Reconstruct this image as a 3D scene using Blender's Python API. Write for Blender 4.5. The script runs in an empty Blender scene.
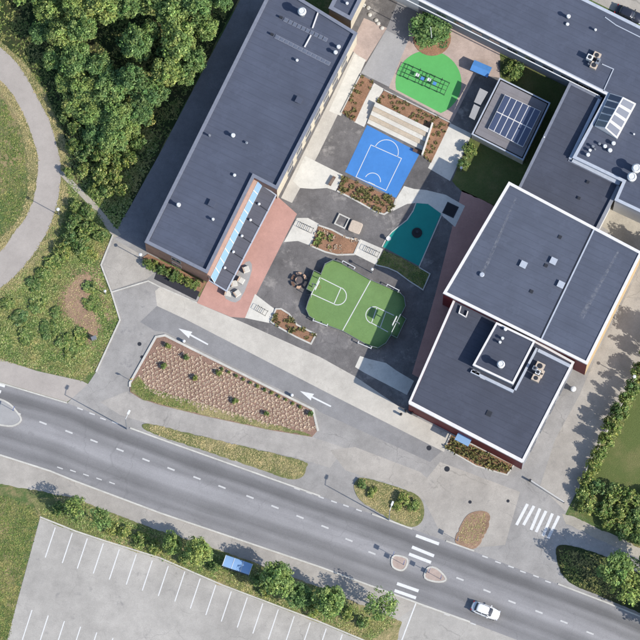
import bpy, bmesh, math, random
import numpy as np
from mathutils import Vector, Matrix
random.seed(7); rng = np.random.default_rng(7)
R = math.radians
S = bpy.context.scene
C = S.collection

# ------------------------------------------------------------------ camera, sky, sun, exposure
D = 1000.0; TH = math.atan(0.19); MPP = 0.15
F = D / MPP                                   # focal length in photo pixels
CAM = Vector((0, -D*math.sin(TH), D*math.cos(TH)))
cam = bpy.data.objects.new('camera', bpy.data.cameras.new('camera')); C.objects.link(cam)
cam.location = CAM; cam.rotation_euler = (TH, 0, 0)
cam.data.sensor_width = 36; cam.data.lens = 36*F/640
cam.data.clip_start = 50; cam.data.clip_end = 6000
S.camera = cam
SUN_EL = 38.0
SUN_AZ = math.atan2(0.873, -0.487)            # clockwise from north
sv = Vector((math.sin(SUN_AZ)*math.cos(R(SUN_EL)), math.cos(SUN_AZ)*math.cos(R(SUN_EL)), math.sin(R(SUN_EL))))
W = bpy.data.worlds.new('World'); S.world = W; W.use_nodes = True
wn = W.node_tree; bg = wn.nodes['Background']
sky = wn.nodes.new('ShaderNodeTexSky'); sky.sky_type = 'NISHITA'; sky.sun_disc = False
sky.sun_elevation = R(SUN_EL); sky.sun_rotation = SUN_AZ; sky.ozone_density = 2.5
wn.links.new(sky.outputs[0], bg.inputs[0]); bg.inputs[1].default_value = 0.14
sun = bpy.data.objects.new('sun', bpy.data.lights.new('sun', 'SUN')); C.objects.link(sun)
sun.data.energy = 3.9; sun.data.angle = R(0.5); sun.data.color = (1.0, 0.955, 0.88)
sun.rotation_euler = (-sv).to_track_quat('-Z', 'Y').to_euler()
sun.location = (60, -40, 80)
S.view_settings.view_transform = 'Standard'; S.view_settings.look = 'None'
S.view_settings.exposure = 0.80; S.view_settings.gamma = 1; S.view_settings.use_curve_mapping = False

FWD = Vector((0, math.sin(TH), -math.cos(TH))); UPV = Vector((0, math.cos(TH), math.sin(TH)))
def P(px, py, z=0.0):
    """the place on the plane at height z that plan point (px, py) stands for"""
    d = FWD + Vector((1, 0, 0))*((px-320)/F) + UPV*((320-py)/F)
    t = (z - CAM.z)/d.z
    p = CAM + d*t
    return Vector((p.x, p.y, z))
def PP(pts, z=0.0): return [P(x, y, z) for x, y in pts]
def catmull(pts, n=5, closed=True):
    out = []; m = len(pts)
    rngi = range(m) if closed else range(m-1)
    for i in rngi:
        g = lambda k: Vector(pts[k % m]) if closed else Vector(pts[min(max(k, 0), m-1)])
        p0, p1, p2, p3 = g(i-1), g(i), g(i+1), g(i+2)
        for k in range(n):
            t = k/n
            out.append(tuple(0.5*((2*p1)+(p2-p0)*t+(2*p0-5*p1+4*p2-p3)*t*t+(3*p1-p0-3*p2+p3)*t**3)))
    if not closed: out.append(tuple(pts[-1]))
    return out

# ------------------------------------------------------------------ materials
MATS = {}
def srgb(r, g, b, k=1.0):
    f = lambda c: ((c/255)/12.92 if c/255 <= .04045 else (((c/255)+.055)/1.055)**2.4)*k
    return (f(r), f(g), f(b), 1)
def newmat(name):
    m = bpy.data.materials.new(name); m.use_nodes = True
    MATS[name] = m
    return m, m.node_tree, m.node_tree.nodes['Principled BSDF']
def ramp(nt, fac, stops):
    r = nt.nodes.new('ShaderNodeValToRGB'); e = r.color_ramp.elements
    while len(e) < len(stops): e.new(0.5)
    for el, (p, c) in zip(e, stops): el.position = p; el.color = c if len(c) == 4 else (*c, 1)
    nt.links.new(fac, r.inputs[0]); return r.outputs[0]
def noise(nt, scale, detail=4, rough=.6, vec=None):
    n = nt.nodes.new('ShaderNodeTexNoise'); n.inputs['Scale'].default_value = scale
    n.inputs['Detail'].default_value = detail; n.inputs['Roughness'].default_value = rough
    if vec is None: vec = coords(nt)
    nt.links.new(vec, n.inputs['Vector']); return n.outputs['Fac']
def coords(nt):
    t = nt.nodes.get('TC')
    if not t: t = nt.nodes.new('ShaderNodeTexCoord'); t.name = 'TC'
    return t.outputs['Object']
def mix(nt, a, b, fac, mode='MIX'):
    m = nt.nodes.new('ShaderNodeMix'); m.data_type = 'RGBA'; m.blend_type = mode
    for sock, v in ((m.inputs[0], fac), (m.inputs[6], a), (m.inputs[7], b)):
        if hasattr(v, 'links') or isinstance(v, bpy.types.NodeSocket): nt.links.new(v, sock)
        else: sock.default_value = v
    return m.outputs[2]
def scale_col(c, k): return (min(c[0]*k, 1), min(c[1]*k, 1), min(c[2]*k, 1), 1)
def mathn(nt, op, a, b=None, c=None, clamp=False):
    m = nt.nodes.new('ShaderNodeMath'); m.operation = op; m.use_clamp = clamp
    for i, v in enumerate((a, b, c)):
        if v is None: continue
        if isinstance(v, bpy.types.NodeSocket): nt.links.new(v, m.inputs[i])
        else: m.inputs[i].default_value = v
    return m.outputs[0]
def bump(nt, bs, h, strength=.4, dist=.03):
    b = nt.nodes.new('ShaderNodeBump'); b.inputs['Strength'].default_value = strength; b.inputs['Distance'].default_value = dist
    nt.links.new(h, b.inputs['Height']); nt.links.new(b.outputs[0], bs.inputs['Normal'])
def plain(name, col, rough=.6, metal=0.0, var=.12, scale=3.0, spec=.3):
    m, nt, bs = newmat(name)
    n = noise(nt, scale, 5)
    o = ramp(nt, n, [(.3, scale_col(col, 1-var)), (.7, scale_col(col, 1+var))])
    nt.links.new(o, bs.inputs['Base Color'])
    bs.inputs['Roughness'].default_value = rough; bs.inputs['Metallic'].default_value = metal
    bs.inputs['Specular IOR Level'].default_value = spec
    return m
def ground(name, col, grain=.25, blot=.2, fine=9.0, big=.12, cracks=0.0, rough=.9, bumps=.3, stain=None):
    """paved or trodden surface: fine grain, broad patches, hairline cracks, oil spots"""
    m, nt, bs = newmat(name)
    a = ramp(nt, noise(nt, fine, 3, .7), [(.25, scale_col(col, 1-grain)), (.75, scale_col(col, 1+grain))])
    b = ramp(nt, noise(nt, big, 6, .62), [(.32, (1-blot,)*3), (.68, (1+blot,)*3)])
    o = mix(nt, a, b, 1.0, 'MULTIPLY')
    b2 = ramp(nt, noise(nt, big*6, 5, .65), [(.3, (1-blot*.6,)*3), (.7, (1+blot*.5,)*3)])
    o = mix(nt, o, b2, 1.0, 'MULTIPLY')
    if cracks:
        v = nt.nodes.new('ShaderNodeTexVoronoi'); v.feature = 'DISTANCE_TO_EDGE'; v.inputs['Scale'].default_value = .16
        w = nt.nodes.new('ShaderNodeVectorMath'); w.operation = 'MULTIPLY_ADD'
        nn = nt.nodes.new('ShaderNodeTexNoise'); nn.inputs['Scale'].default_value = .5; nn.inputs['Detail'].default_value = 4
        nt.links.new(coords(nt), nn.inputs['Vector'])
        nt.links.new(nn.outputs['Color'], w.inputs[0]); w.inputs[1].default_value = (2.4, 2.4, 0); nt.links.new(coords(nt), w.inputs[2])
        nt.links.new(w.outputs[0], v.inputs['Vector'])
        gate = mathn(nt, 'MULTIPLY', ramp(nt, v.outputs['Distance'], [(.002, (1, 1, 1)), (.006, (0, 0, 0))]), ramp(nt, noise(nt, .11, 2), [(.45, (0, 0, 0)), (.6, (1, 1, 1))]))
        o = mix(nt, o, scale_col(col, .45), mathn(nt, 'MULTIPLY', gate, cracks))
    if stain:
        s = ramp(nt, noise(nt, stain[1], 5, .7), [(stain[2], (0, 0, 0)), (stain[2]+.12, (1, 1, 1))])
        o = mix(nt, o, stain[0], s)
    nt.links.new(o, bs.inputs['Base Color']); bs.inputs['Roughness'].default_value = rough
    bs.inputs['Specular IOR Level'].default_value = .2
    if bumps: bump(nt, bs, noise(nt, fine*1.5, 3), bumps, .02)
    return m
KX = 0.60
def sc(r, g, b, k=1.0): return srgb(r, g, b, KX*k)
ground('asphalt_drive', sc(170, 166, 161), .18, .2, 9, .10, .6, stain=(sc(146, 143, 141), .4, .6))
ground('asphalt_yard', sc(124, 120, 118), .2, .28, 8, .16, .4, stain=(sc(166, 160, 154), .3, .56))
ground('asphalt_old', sc(184, 177, 167), .17, .17, 9, .12, .5, stain=(sc(160, 155, 149), .5, .6))
ground('asphalt_foot', sc(180, 174, 166), .17, .16, 9, .2, .5, stain=(sc(156, 152, 148), .5, .6))
ground('asphalt_patch', sc(146, 144, 144), .16, .12, 9, .2, .2)
ground('asphalt_lane', sc(152, 150, 149), .18, .14, 9, .16, .2)
ground('asphalt_park', sc(188, 183, 175), .17, .17, 9, .09, .5, stain=(sc(158, 154, 150), .45, .60))
ground('asphalt_path', sc(186, 177, 168), .13, .09, 9, .2, .2)
ground('asphalt_service', sc(150, 147, 148), .18, .16, 8, .2, .3)
ground('gravel_walk', sc(188, 180, 165), .22, .14, 12, .3)
ground('concrete', sc(210, 203, 191), .12, .12, 9, .18, .25, stain=(sc(184, 177, 166), .35, .6))
ground('concrete_white', sc(229, 224, 212), .09, .10, 9, .3, stain=(sc(204, 198, 186), .5, .6))
ground('concrete_grey', sc(176, 174, 172), .12, .08, 9, .3)
ground('kerb_stone', sc(214, 210, 200), .14, .12, 7, .6)
ground('paver_pink', sc(206, 160, 146), .12, .10, 10, .25)
ground('paver_pale', sc(196, 176, 164), .16, .16, 10, .3)
ground('step_timber', sc(206, 190, 168), .12, .10, 6, .5)
ground('mulch', sc(162, 124, 98), .42, .20, 7, .3, bumps=.8)
ground('mulch_red', sc(156, 126, 110), .34, .14, 6, .25, bumps=.8)
ground('dirt', sc(168, 138, 114), .3, .25, 5, .3, bumps=.6)
ground('turf_court', sc(124, 156, 96), .12, .10, 8, .16, stain=(sc(138, 162, 96), .3, .66))
ground('rubber_green', sc(104, 190, 106), .05, .05, 10, .3, rough=.7)
ground('rubber_blue', sc(78, 142, 214), .05, .07, 10, .25, rough=.7)
ground('rubber_teal', sc(38, 156, 144), .06, .06, 10, .3, rough=.7)
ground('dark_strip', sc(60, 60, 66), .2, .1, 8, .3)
def grassmat(name, cols, big=.18, mid=1.3, fine=6.0):
    m, nt, bs = newmat(name)
    a = ramp(nt, noise(nt, fine, 4, .75), [(.25, scale_col(cols[0], .55)), (.5, cols[0]), (.78, cols[1])])
    b = ramp(nt, noise(nt, fine*.8, 3, .7), [(.3, scale_col(cols[2], .7)), (.7, scale_col(cols[2], 1.2))])
    f = mathn(nt, 'ADD', mathn(nt, 'MULTIPLY', noise(nt, big, 3), .6), mathn(nt, 'MULTIPLY', noise(nt, mid, 5, .7), .4))
    o = mix(nt, a, b, ramp(nt, f, [(.47, (0, 0, 0)), (.62, (1, 1, 1))]))
    nt.links.new(o, bs.inputs['Base Color']); bs.inputs['Roughness'].default_value = .95; bs.inputs['Specular IOR Level'].default_value = .1
    bump(nt, bs, noise(nt, fine, 4), .9, .12); return m
grassmat('meadow', [sc(98, 118, 70), sc(130, 146, 92), sc(168, 152, 112)])
grassmat('verge', [sc(124, 130, 82), sc(156, 154, 106), sc(192, 174, 130)])
grassmat('lawn', [sc(108, 120, 70), sc(122, 134, 82), sc(132, 132, 86)], mid=.6, fine=9)
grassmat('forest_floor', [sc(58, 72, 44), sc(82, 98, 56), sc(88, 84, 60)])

def roofmat(name, col, rot=26.0, streak=0.0):
    m, nt, bs = newmat(name)
    mp = nt.nodes.new('ShaderNodeMapping'); mp.inputs['Rotation'].default_value = (0, 0, R(rot)); nt.links.new(coords(nt), mp.inputs[0])
    v = mp.outputs[0]
    a = ramp(nt, noise(nt, 14, 3, .7), [(.2, scale_col(col, .86)), (.8, scale_col(col, 1.14))])
    b = ramp(nt, noise(nt, .22, 5, .6), [(.3, (.88,)*3), (.7, (1.12,)*3)])
    o = mix(nt, a, b, 1.0, 'MULTIPLY')
    ms = nt.nodes.new('ShaderNodeMapping'); ms.inputs['Scale'].default_value = (.25, 3.2, 1); nt.links.new(v, ms.inputs[0])
    s = ramp(nt, noise(nt, 1.0, 3, .6, ms.outputs[0]), [(.3, (.95,)*3), (.7, (1.05,)*3)])
    o = mix(nt, o, s, 1.0, 'MULTIPLY')
    w = nt.nodes.new('ShaderNodeTexWave'); w.bands_direction = 'Y'; w.inputs['Scale'].default_value = .31; w.inputs['Distortion'].default_value = .15
    nt.links.new(v, w.inputs[0])
    o = mix(nt, o, scale_col(col, .72), mathn(nt, 'MULTIPLY', ramp(nt, w.outputs['Fac'], [(.955, (0, 0, 0)), (.985, (1, 1, 1))]), .45))
    pd = ramp(nt, noise(nt, .35, 6, .65), [(.56, (0, 0, 0)), (.60, (1, 1, 1)), (.66, (.25, .25, .25))])
    o = mix(nt, o, scale_col(col, 1.3), mathn(nt, 'MULTIPLY', pd, .3))
    pt = ramp(nt, noise(nt, 1.1, 6, .7), [(.62, (0, 0, 0)), (.78, (1, 1, 1))])
    o = mix(nt, o, scale_col(col, 1.35), mathn(nt, 'MULTIPLY', pt, .35))
    nt.links.new(o, bs.inputs['Base Color']); bs.inputs['Roughness'].default_value = .85; bs.inputs['Specular IOR Level'].default_value = .25
    bump(nt, bs, noise(nt, 20, 3), .25, .01); return m
roofmat('felt_roof', sc(88, 94, 110)); roofmat('felt_gym', sc(92, 98, 113)); roofmat('felt_dark', sc(80, 84, 97)); roofmat('felt_canopy', sc(102, 102, 110))
roofmat('felt_shed', sc(142, 138, 140))
def brickmat(name, col, mortar):
    m, nt, bs = newmat(name)
    t = nt.nodes.new('ShaderNodeTexBrick'); t.inputs['Scale'].default_value = 4; t.inputs['Color1'].default_value = col
    t.inputs['Color2'].default_value = scale_col(col, .75); t.inputs['Mortar'].default_value = mortar; t.inputs['Mortar Size'].default_value = .012
    mp = nt.nodes.new('ShaderNodeMapping'); mp.inputs['Rotation'].default_value = (R(90), 0, 0); nt.links.new(coords(nt), mp.inputs[0])
    nt.links.new(mp.outputs[0], t.inputs[0])
    o = mix(nt, t.outputs[0], ramp(nt, noise(nt, .8, 4), [(.3, (.85,)*3), (.7, (1.15,)*3)]), 1, 'MULTIPLY')
    nt.links.new(o, bs.inputs['Base Color']); bs.inputs['Roughness'].default_value = .9; return m
brickmat('brick_brown', sc(176, 128, 104), sc(180, 165, 150)); brickmat('brick_cream', sc(226, 214, 190), sc(190, 180, 165))
plain('panel_red', sc(128, 40, 46), .6, 0, .12, 2); plain('wall_tan', sc(210, 182, 140), .8, 0, .08, 2); plain('wall_white', sc(226, 226, 224), .7, 0, .05, 2)
plain('wall_grey', sc(150, 152, 158), .7, 0, .08, 2); plain('wall_pink', sc(208, 176, 160), .8, 0, .08, 2)
plain('coping_white', sc(240, 236, 232), .4, 0, .06, 2); plain('coping_grey', sc(134, 138, 150), .5, 0, .10, 2); plain('coping_light', sc(192, 198, 208), .45, 0, .08, 2)
plain('metal_white', sc(238, 238, 236), .4, 0, .05, 3); plain('metal_grey', sc(150, 152, 156), .4, .3, .08, 3); plain('metal_galv', sc(176, 180, 186), .4, .5, .12, 4)
plain('metal_dark', sc(60, 62, 68), .5, .2, .1, 3); plain('black', sc(36, 36, 40), .6, 0, .1, 3); plain('rubber', sc(40, 40, 42), .9, 0, .1, 5)
plain('timber', sc(214, 176, 146), .8, 0, .2, 6); plain('timber_dark', sc(120, 92, 76), .8, 0, .2, 6); plain('bark', sc(110, 96, 82), .95, 0, .3, 6)
plain('beige_unit', sc(214, 196, 176), .6, 0, .12, 3); plain('blue_metal', sc(92, 150, 214), .45, 0, .08, 2); plain('board_green', sc(96, 122, 84), .6, 0, .1, 3)
plain('seat_block', sc(222, 218, 208), .8, 0, .08, 5); plain('sign_blue', sc(40, 84, 170), .5, 0, .04, 3); plain('sign_yellow', sc(230, 190, 60), .5, 0, .04, 3)
plain('car_white', sc(250, 250, 250), .25, 0, .01, 1, .5); plain('car_dark', sc(58, 62, 76), .25, .3, .03, 1, .5); plain('light_lens', sc(225, 228, 232), .15, 0, .03, 3, .6); plain('tail_lens', sc(150, 24, 24), .2, 0, .03, 3, .6)
def glass(name, col, rough=.12):
    m, nt, bs = newmat(name); bs.inputs['Base Color'].default_value = col; bs.inputs['Roughness'].default_value = rough
    bs.inputs['Specular IOR Level'].default_value = .6; return m
glass('glass_dark', sc(62, 66, 84)); glass('glass_blue', sc(150, 186, 226), .25); glass('glass_pane', sc(80, 90, 116), .2); glass('glass_car', sc(46, 52, 66), .08)
glass('glass_sky', sc(112, 118, 132), .3)
def paintmat(name, col, under, wear=.5):
    m, nt, bs = newmat(name)
    f = ramp(nt, noise(nt, 5, 5, .75), [(.30, (1, 1, 1)), (.46, (0, 0, 0))])
    o = mix(nt, mix(nt, col, scale_col(col, .86), noise(nt, 1.2, 3)), under, mathn(nt, 'MULTIPLY', f, wear))
    nt.links.new(o, bs.inputs['Base Color']); bs.inputs['Roughness'].default_value = .8; return m
paintmat('paint_white', sc(246, 245, 242), sc(150, 150, 152), .45); paintmat('paint_worn', sc(222, 220, 216), sc(146, 146, 150), .8); paintmat('paint_court', sc(238, 238, 236), sc(170, 190, 180), .3)
def roadmat():
    m, nt, bs = newmat('road_asphalt'); col = sc(152, 150, 150)
    a = ramp(nt, noise(nt, 9, 3, .7), [(.25, scale_col(col, .84)), (.75, scale_col(col, 1.16))])
    b = ramp(nt, noise(nt, .12, 5, .6), [(.32, (.9,)*3), (.68, (1.1,)*3)])
    o = mix(nt, a, b, 1, 'MULTIPLY')
    uv = nt.nodes.new('ShaderNodeUVMap'); uv.uv_map = 'UVMap'
    sp = nt.nodes.new('ShaderNodeSeparateXYZ'); nt.links.new(uv.outputs[0], sp.inputs[0])
    mp = nt.nodes.new('ShaderNodeMapping'); mp.inputs['Scale'].default_value = (.06, 6, 1); nt.links.new(uv.outputs[0], mp.inputs[0])
    nn = noise(nt, 1.0, 4, .6, mp.outputs[0])
    v = mathn(nt, 'ADD', sp.outputs[1], mathn(nt, 'MULTIPLY', mathn(nt, 'SUBTRACT', nn, .5), .09))
    st = [(0, (1.08,)*3), (.06, (1.0,)*3), (.12, (.66,)*3), (.19, (.58,)*3), (.27, (.95,)*3), (.34, (.86,)*3), (.42, (1.16,)*3), (.56, (1.2,)*3), (.62, (.88,)*3), (.72, (.72,)*3), (.80, (.98,)*3), (.88, (.80,)*3), (1, (1.05,)*3)]
    o = mix(nt, o, ramp(nt, v, st), 1, 'MULTIPLY')
    s = ramp(nt, noise(nt, 1.0, 5, .7, mp.outputs[0]), [(.3, (.88,)*3), (.7, (1.1,)*3)])
    o = mix(nt, o, s, 1, 'MULTIPLY')
    v2 = nt.nodes.new('ShaderNodeTexVoronoi'); v2.feature = 'DISTANCE_TO_EDGE'; v2.inputs['Scale'].default_value = .12
    wv = nt.nodes.new('ShaderNodeVectorMath'); wv.operation = 'MULTIPLY_ADD'; n3 = nt.nodes.new('ShaderNodeTexNoise'); n3.inputs['Scale'].default_value = .4; n3.inputs['Detail'].default_value = 5
    nt.links.new(coords(nt), n3.inputs['Vector']); nt.links.new(n3.outputs['Color'], wv.inputs[0]); wv.inputs[1].default_value = (3, 3, 0); nt.links.new(coords(nt), wv.inputs[2]); nt.links.new(wv.outputs[0], v2.inputs['Vector'])
    o = mix(nt, o, scale_col(col, .5), mathn(nt, 'MULTIPLY', ramp(nt, v2.outputs['Distance'], [(.0015, (1, 1, 1)), (.005, (0, 0, 0))]), .28))
    o = mix(nt, o, scale_col(col, .72), mathn(nt, 'MULTIPLY', ramp(nt, noise(nt, .45, 5, .7), [(.6, (0, 0, 0)), (.7, (1, 1, 1))]), .5))
    nt.links.new(o, bs.inputs['Base Color']); bs.inputs['Roughness'].default_value = .85; bs.inputs['Specular IOR Level'].default_value = .2
    bump(nt, bs, noise(nt, 14, 3), .25, .01)
roadmat()
def leafmat(name, cols, attr=True, trans=.3, dry=(196, 178, 122)):
    m, nt, bs = newmat(name)
    g = nt.nodes.new('ShaderNodeNewGeometry')
    c = ramp(nt, g.outputs['Random Per Island'], [(i/(len(cols)-1), k) for i, k in enumerate(cols)])
    if attr:
        a = nt.nodes.new('ShaderNodeAttribute'); a.attribute_name = 'tint'
        c = mix(nt, c, a.outputs['Color'], 1, 'MULTIPLY')
        oi = nt.nodes.new('ShaderNodeObjectInfo')
        c = mix(nt, c, ramp(nt, oi.outputs['Random'], [(0, (.62, .74, .74)), (.35, (.9, .95, .88)), (.7, (1.08, 1.03, .9)), (1, (1.3, 1.15, 1.0))]), 1, 'MULTIPLY')
    elif dry:
        f_ = mathn(nt, 'ADD', mathn(nt, 'MULTIPLY', noise(nt, .16, 3), .5), mathn(nt, 'MULTIPLY', noise(nt, .8, 4, .7), .5))
        c = mix(nt, c, sc(*dry, 1.3), mathn(nt, 'MULTIPLY', ramp(nt, f_, [(.46, (0, 0, 0)), (.64, (1, 1, 1))]), .75))
        c = mix(nt, c, ramp(nt, noise(nt, .5, 4, .7), [(.3, (.6, .68, .62)), (.7, (1.2, 1.15, 1.1))]), 1, 'MULTIPLY')
    nt.links.new(c, bs.inputs['Base Color']); bs.inputs['Roughness'].default_value = .7; bs.inputs['Specular IOR Level'].default_value = .25
    t = nt.nodes.new('ShaderNodeBsdfTranslucent'); nt.links.new(c, t.inputs[0])
    mx = nt.nodes.new('ShaderNodeMixShader'); mx.inputs[0].default_value = trans
    nt.links.new(bs.outputs[0], mx.inputs[1]); nt.links.new(t.outputs[0], mx.inputs[2])
    nt.links.new(mx.outputs[0], nt.nodes['Material Output'].inputs[0]); return m
KL = 1.55
leafmat('leaf_tree', [sc(84, 108, 66, KL), sc(106, 132, 76, KL), sc(126, 150, 86, KL), sc(158, 176, 112, KL)])
leafmat('leaf_shrub', [sc(72, 98, 58, KL), sc(98, 122, 66, KL), sc(126, 144, 80, KL), sc(176, 182, 124, KL)])
leafmat('leaf_grass', [sc(80, 106, 56, KL), sc(108, 130, 66, KL), sc(132, 146, 80, KL), sc(168, 158, 104, KL)], False, .2)
leafmat('leaf_weed', [sc(74, 104, 58, KL), sc(106, 132, 66, KL), sc(140, 158, 84, KL), sc(206, 206, 150, KL)], False, .2)
leafmat('leaf_dry', [sc(128, 128, 82, KL), sc(176, 162, 116, KL), sc(208, 190, 144, KL), sc(140, 142, 88, KL)], False, .2, (214, 196, 152))
leafmat('leaf_bed', [sc(92, 104, 60), sc(130, 130, 78), sc(162, 150, 96), sc(112, 112, 66)], False, .2)
leafmat('leaf_tan', [sc(200, 172, 146, 1.3), sc(214, 190, 164, 1.3), sc(224, 204, 182, 1.3), sc(190, 168, 134, 1.3)], False, .2, None)

# ------------------------------------------------------------------ mesh helpers
def tag(o, label=None, cat=None, group=None, kind=None):
    if label: o['label'] = label
    if cat: o['category'] = cat
    if group: o['group'] = group
    if kind: o['kind'] = kind
    return o
def empty(name, loc=(0, 0, 0), rz=0, label=None, cat=None, group=None):
    o = bpy.data.objects.new(name, None); C.objects.link(o); o.empty_display_size = .3
    o.location = loc; o.rotation_euler = (0, 0, rz)
    return tag(o, label, cat, group)
def link(name, me, parent=None, loc=None, rz=0):
    o = bpy.data.objects.new(name, me); C.objects.link(o)
    if parent: o.parent = parent
    if loc is not None: o.location = loc
    o.rotation_euler = (0, 0, rz)
    return o
def copy_tree(o, parent=None):
    c = o.copy(); C.objects.link(c); c.parent = parent
    for ch in list(o.children): copy_tree(ch, c)
    return c
class MB:
    def __init__(s): s.v = []; s.f = []
    def quadstrip(s, a, b, closed=True):
        n = len(s.v); m = len(a); s.v += [tuple(p) for p in a] + [tuple(p) for p in b]
        for i in range(m if closed else m-1):
            j = (i+1) % m; s.f.append((n+i, n+j, n+m+j, n+m+i))
        return s
    def face(s, pts): n = len(s.v); s.v += [tuple(p) for p in pts]; s.f.append(tuple(range(n, n+len(pts)))); return s
    def prism(s, poly, z0, z1, bottom=False):
        a = [(p[0], p[1], z0) for p in poly]; b = [(p[0], p[1], z1) for p in poly]
        s.quadstrip(a, b); s.face(b)
        if bottom: s.face(a[::-1])
        return s
    def loft(s, rings, caps=True):
        for a, b in zip(rings[:-1], rings[1:]): s.quadstrip(a, b)
        if caps: s.face(rings[0][::-1]); s.face(rings[-1])
        return s
    def box(s, c, d, rz=0):
        x, y, z = d[0]/2, d[1]/2, d[2]/2; cs, sn = math.cos(rz), math.sin(rz)
        q = [(c[0]+cs*i-sn*j, c[1]+sn*i+cs*j) for i, j in ((-x, -y), (x, -y), (x, y), (-x, y))]
        return s.prism(q, c[2]-z, c[2]+z, True)
    def tube(s, p0, p1, r0, r1=None, n=8, caps=True):
        p0, p1 = Vector(p0), Vector(p1); r1 = r0 if r1 is None else r1
        q = (p1-p0).to_track_quat('Z', 'Y')
        ring = lambda p, r: [p+q@Vector((r*math.cos(t), r*math.sin(t), 0)) for t in (2*math.pi*k/n for k in range(n))]
        return s.loft([ring(p0, r0), ring(p1, r1)], caps)
    def lathe(s, c, prof, n=14):
        rings = [[(c[0]+r*math.cos(t), c[1]+r*math.sin(t), c[2]+z) for t in (2*math.pi*k/n for k in range(n))] for r, z in prof]
        return s.loft(rings)
    def mesh(s, name, off=None):
        me = bpy.data.meshes.new(name); v = s.v if off is None else [(a-off[0], b-off[1], c-off[2]) for a, b, c in s.v]
        me.from_pydata(v, [], s.f); me.update()
        bm = bmesh.new(); bm.from_mesh(me); bmesh.ops.remove_doubles(bm, verts=bm.verts, dist=1e-5); bmesh.ops.recalc_face_normals(bm, faces=bm.faces); bm.to_mesh(me); bm.free()
        return me
    def build(s, name, mat, parent=None, world=True):
        off = parent_off(parent) if (parent and world) else None
        me = s.mesh(name, off); me.materials.append(MATS[mat]); return link(name, me, parent)
def parent_off(p):
    o = Vector((0, 0, 0))
    while p: o += Vector(p.location); p = p.parent
    return o
def area2(p): return sum(p[i][0]*p[(i+1) % len(p)][1]-p[(i+1) % len(p)][0]*p[i][1] for i in range(len(p)))
def ccw(p): return p if area2(p) > 0 else p[::-1]
def offset(poly, d):
    """inset a counter-clockwise polygon by d (negative grows it), mitred"""
    n = len(poly); out = []
    for i in range(n):
        a, b, c = Vector(poly[i-1][:2]), Vector(poly[i][:2]), Vector(poly[(i+1) % n][:2])
        e1 = (b-a).normalized(); e2 = (c-b).normalized()
        n1 = Vector((-e1.y, e1.x)); n2 = Vector((-e2.y, e2.x))
        k = 1+n1.dot(n2); m = (n1+n2)/max(k, .3)
        out.append((b.x+m.x*d, b.y+m.y*d))
    return out
LV = .005; SHEETS = [0]
RG = random.Random(5)
def ragged(pts, amp):
    out = []
    for i in range(len(pts)):
        a, b = Vector(pts[i]), Vector(pts[(i+1) % len(pts)]); L = (b-a).length; out.append(tuple(a))
        n = min(40, int(L/2.2)); nn = Vector((-(b-a).y, (b-a).x)).normalized() if L > 0 else Vector((0, 0)); w = 0
        for k in range(1, n):
            w = w*.6+RG.gauss(0, amp*.6); p = a.lerp(b, k/n)+nn*max(-1.4*amp, min(1.4*amp, w)); out.append(tuple(p))
    return out
def sheet(name, pts, lv, mat, label, cat=None, parent=None, smooth=0, kind='structure', h=None):
    if smooth: pts = catmull(pts, smooth)
    if mat in ('verge', 'dirt', 'meadow', 'forest_floor', 'lawn', 'gravel_walk') or name in ('cycle_path', 'pavement_south'): pts = ragged(pts, .55 if mat != 'dirt' else 1.2)
    SHEETS[0] += 1
    z = lv*LV+(SHEETS[0] % 6)*.0007 if h is None else h
    w = ccw([(p.x, p.y) for p in PP(pts, 0)])
    mb = MB()
    if h is None: mb.face([(x, y, z) for x, y in w])
    else: mb.prism(w, -.05, z)
    me = mb.mesh(name); me.materials.append(MATS[mat])
    if me.polygons[-1].normal.z < 0: me.flip_normals()
    o = link(name, me, parent)
    if parent is None: tag(o, label, cat, kind=kind)
    return o
def ribbon(pts, w, z0, z1, closed=False):
    """bar of width w along a world polyline"""
    L = [Vector(p[:2]) for p in pts]; n = len(L); a = []; b = []
    for i in range(n):
        pr = L[i-1] if (i > 0 or closed) else None; nx = L[(i+1) % n] if (i < n-1 or closed) else None
        e1 = (L[i]-pr).normalized() if pr is not None else None; e2 = (nx-L[i]).normalized() if nx is not None else None
        if e1 is None: e1 = e2
        if e2 is None: e2 = e1
        n1 = Vector((-e1.y, e1.x)); n2 = Vector((-e2.y, e2.x)); m = (n1+n2)/max(1+n1.dot(n2), .4)
        a.append(L[i]+m*w/2); b.append(L[i]-m*w/2)
    mb = MB(); q = lambda l, z: [(p.x, p.y, z) for p in l]
    mb.quadstrip(q(a, z1), q(b, z1), closed); mb.quadstrip(q(a, z0), q(a, z1), closed); mb.quadstrip(q(b, z0), q(b, z1), closed)
    if not closed:
        for i in (0, -1): mb.face([(*a[i], z0), (*b[i], z0), (*b[i], z1), (*a[i], z1)])
    return mb
def kerb(pts, w, h, parent, mat='kerb_stone', smooth=0, closed=False, name='kerb', z0=-.05):
    if smooth: pts = catmull(pts, smooth, closed)
    return ribbon(PP(pts), w, z0, h, closed).build(name, mat, parent)
def mark(parent, a, b, wpx, lv, mat='paint_white', name='lane_marking'):
    mb = ribbon([P(*a), P(*b)], wpx*MPP, lv*LV, lv*LV+.001)
    return mb.build(name, mat, parent)
def line(parent, pts, w, lv, mat='paint_court', closed=False, name='court_line'):
    return ribbon(PP(pts), w, lv*LV, lv*LV+.001, closed).build(name, mat, parent)
def arcpts(c, r, a0, a1, n=14, ry=None, rot=0):
    ry = ry or r; out = []
    for k in range(n+1):
        t = R(a0+(a1-a0)*k/n); x, y = r*math.cos(t), ry*math.sin(t)
        out.append((c[0]+x*math.cos(R(rot))-y*math.sin(R(rot)), c[1]+x*math.sin(R(rot))+y*math.cos(R(rot))))
    return out

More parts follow.
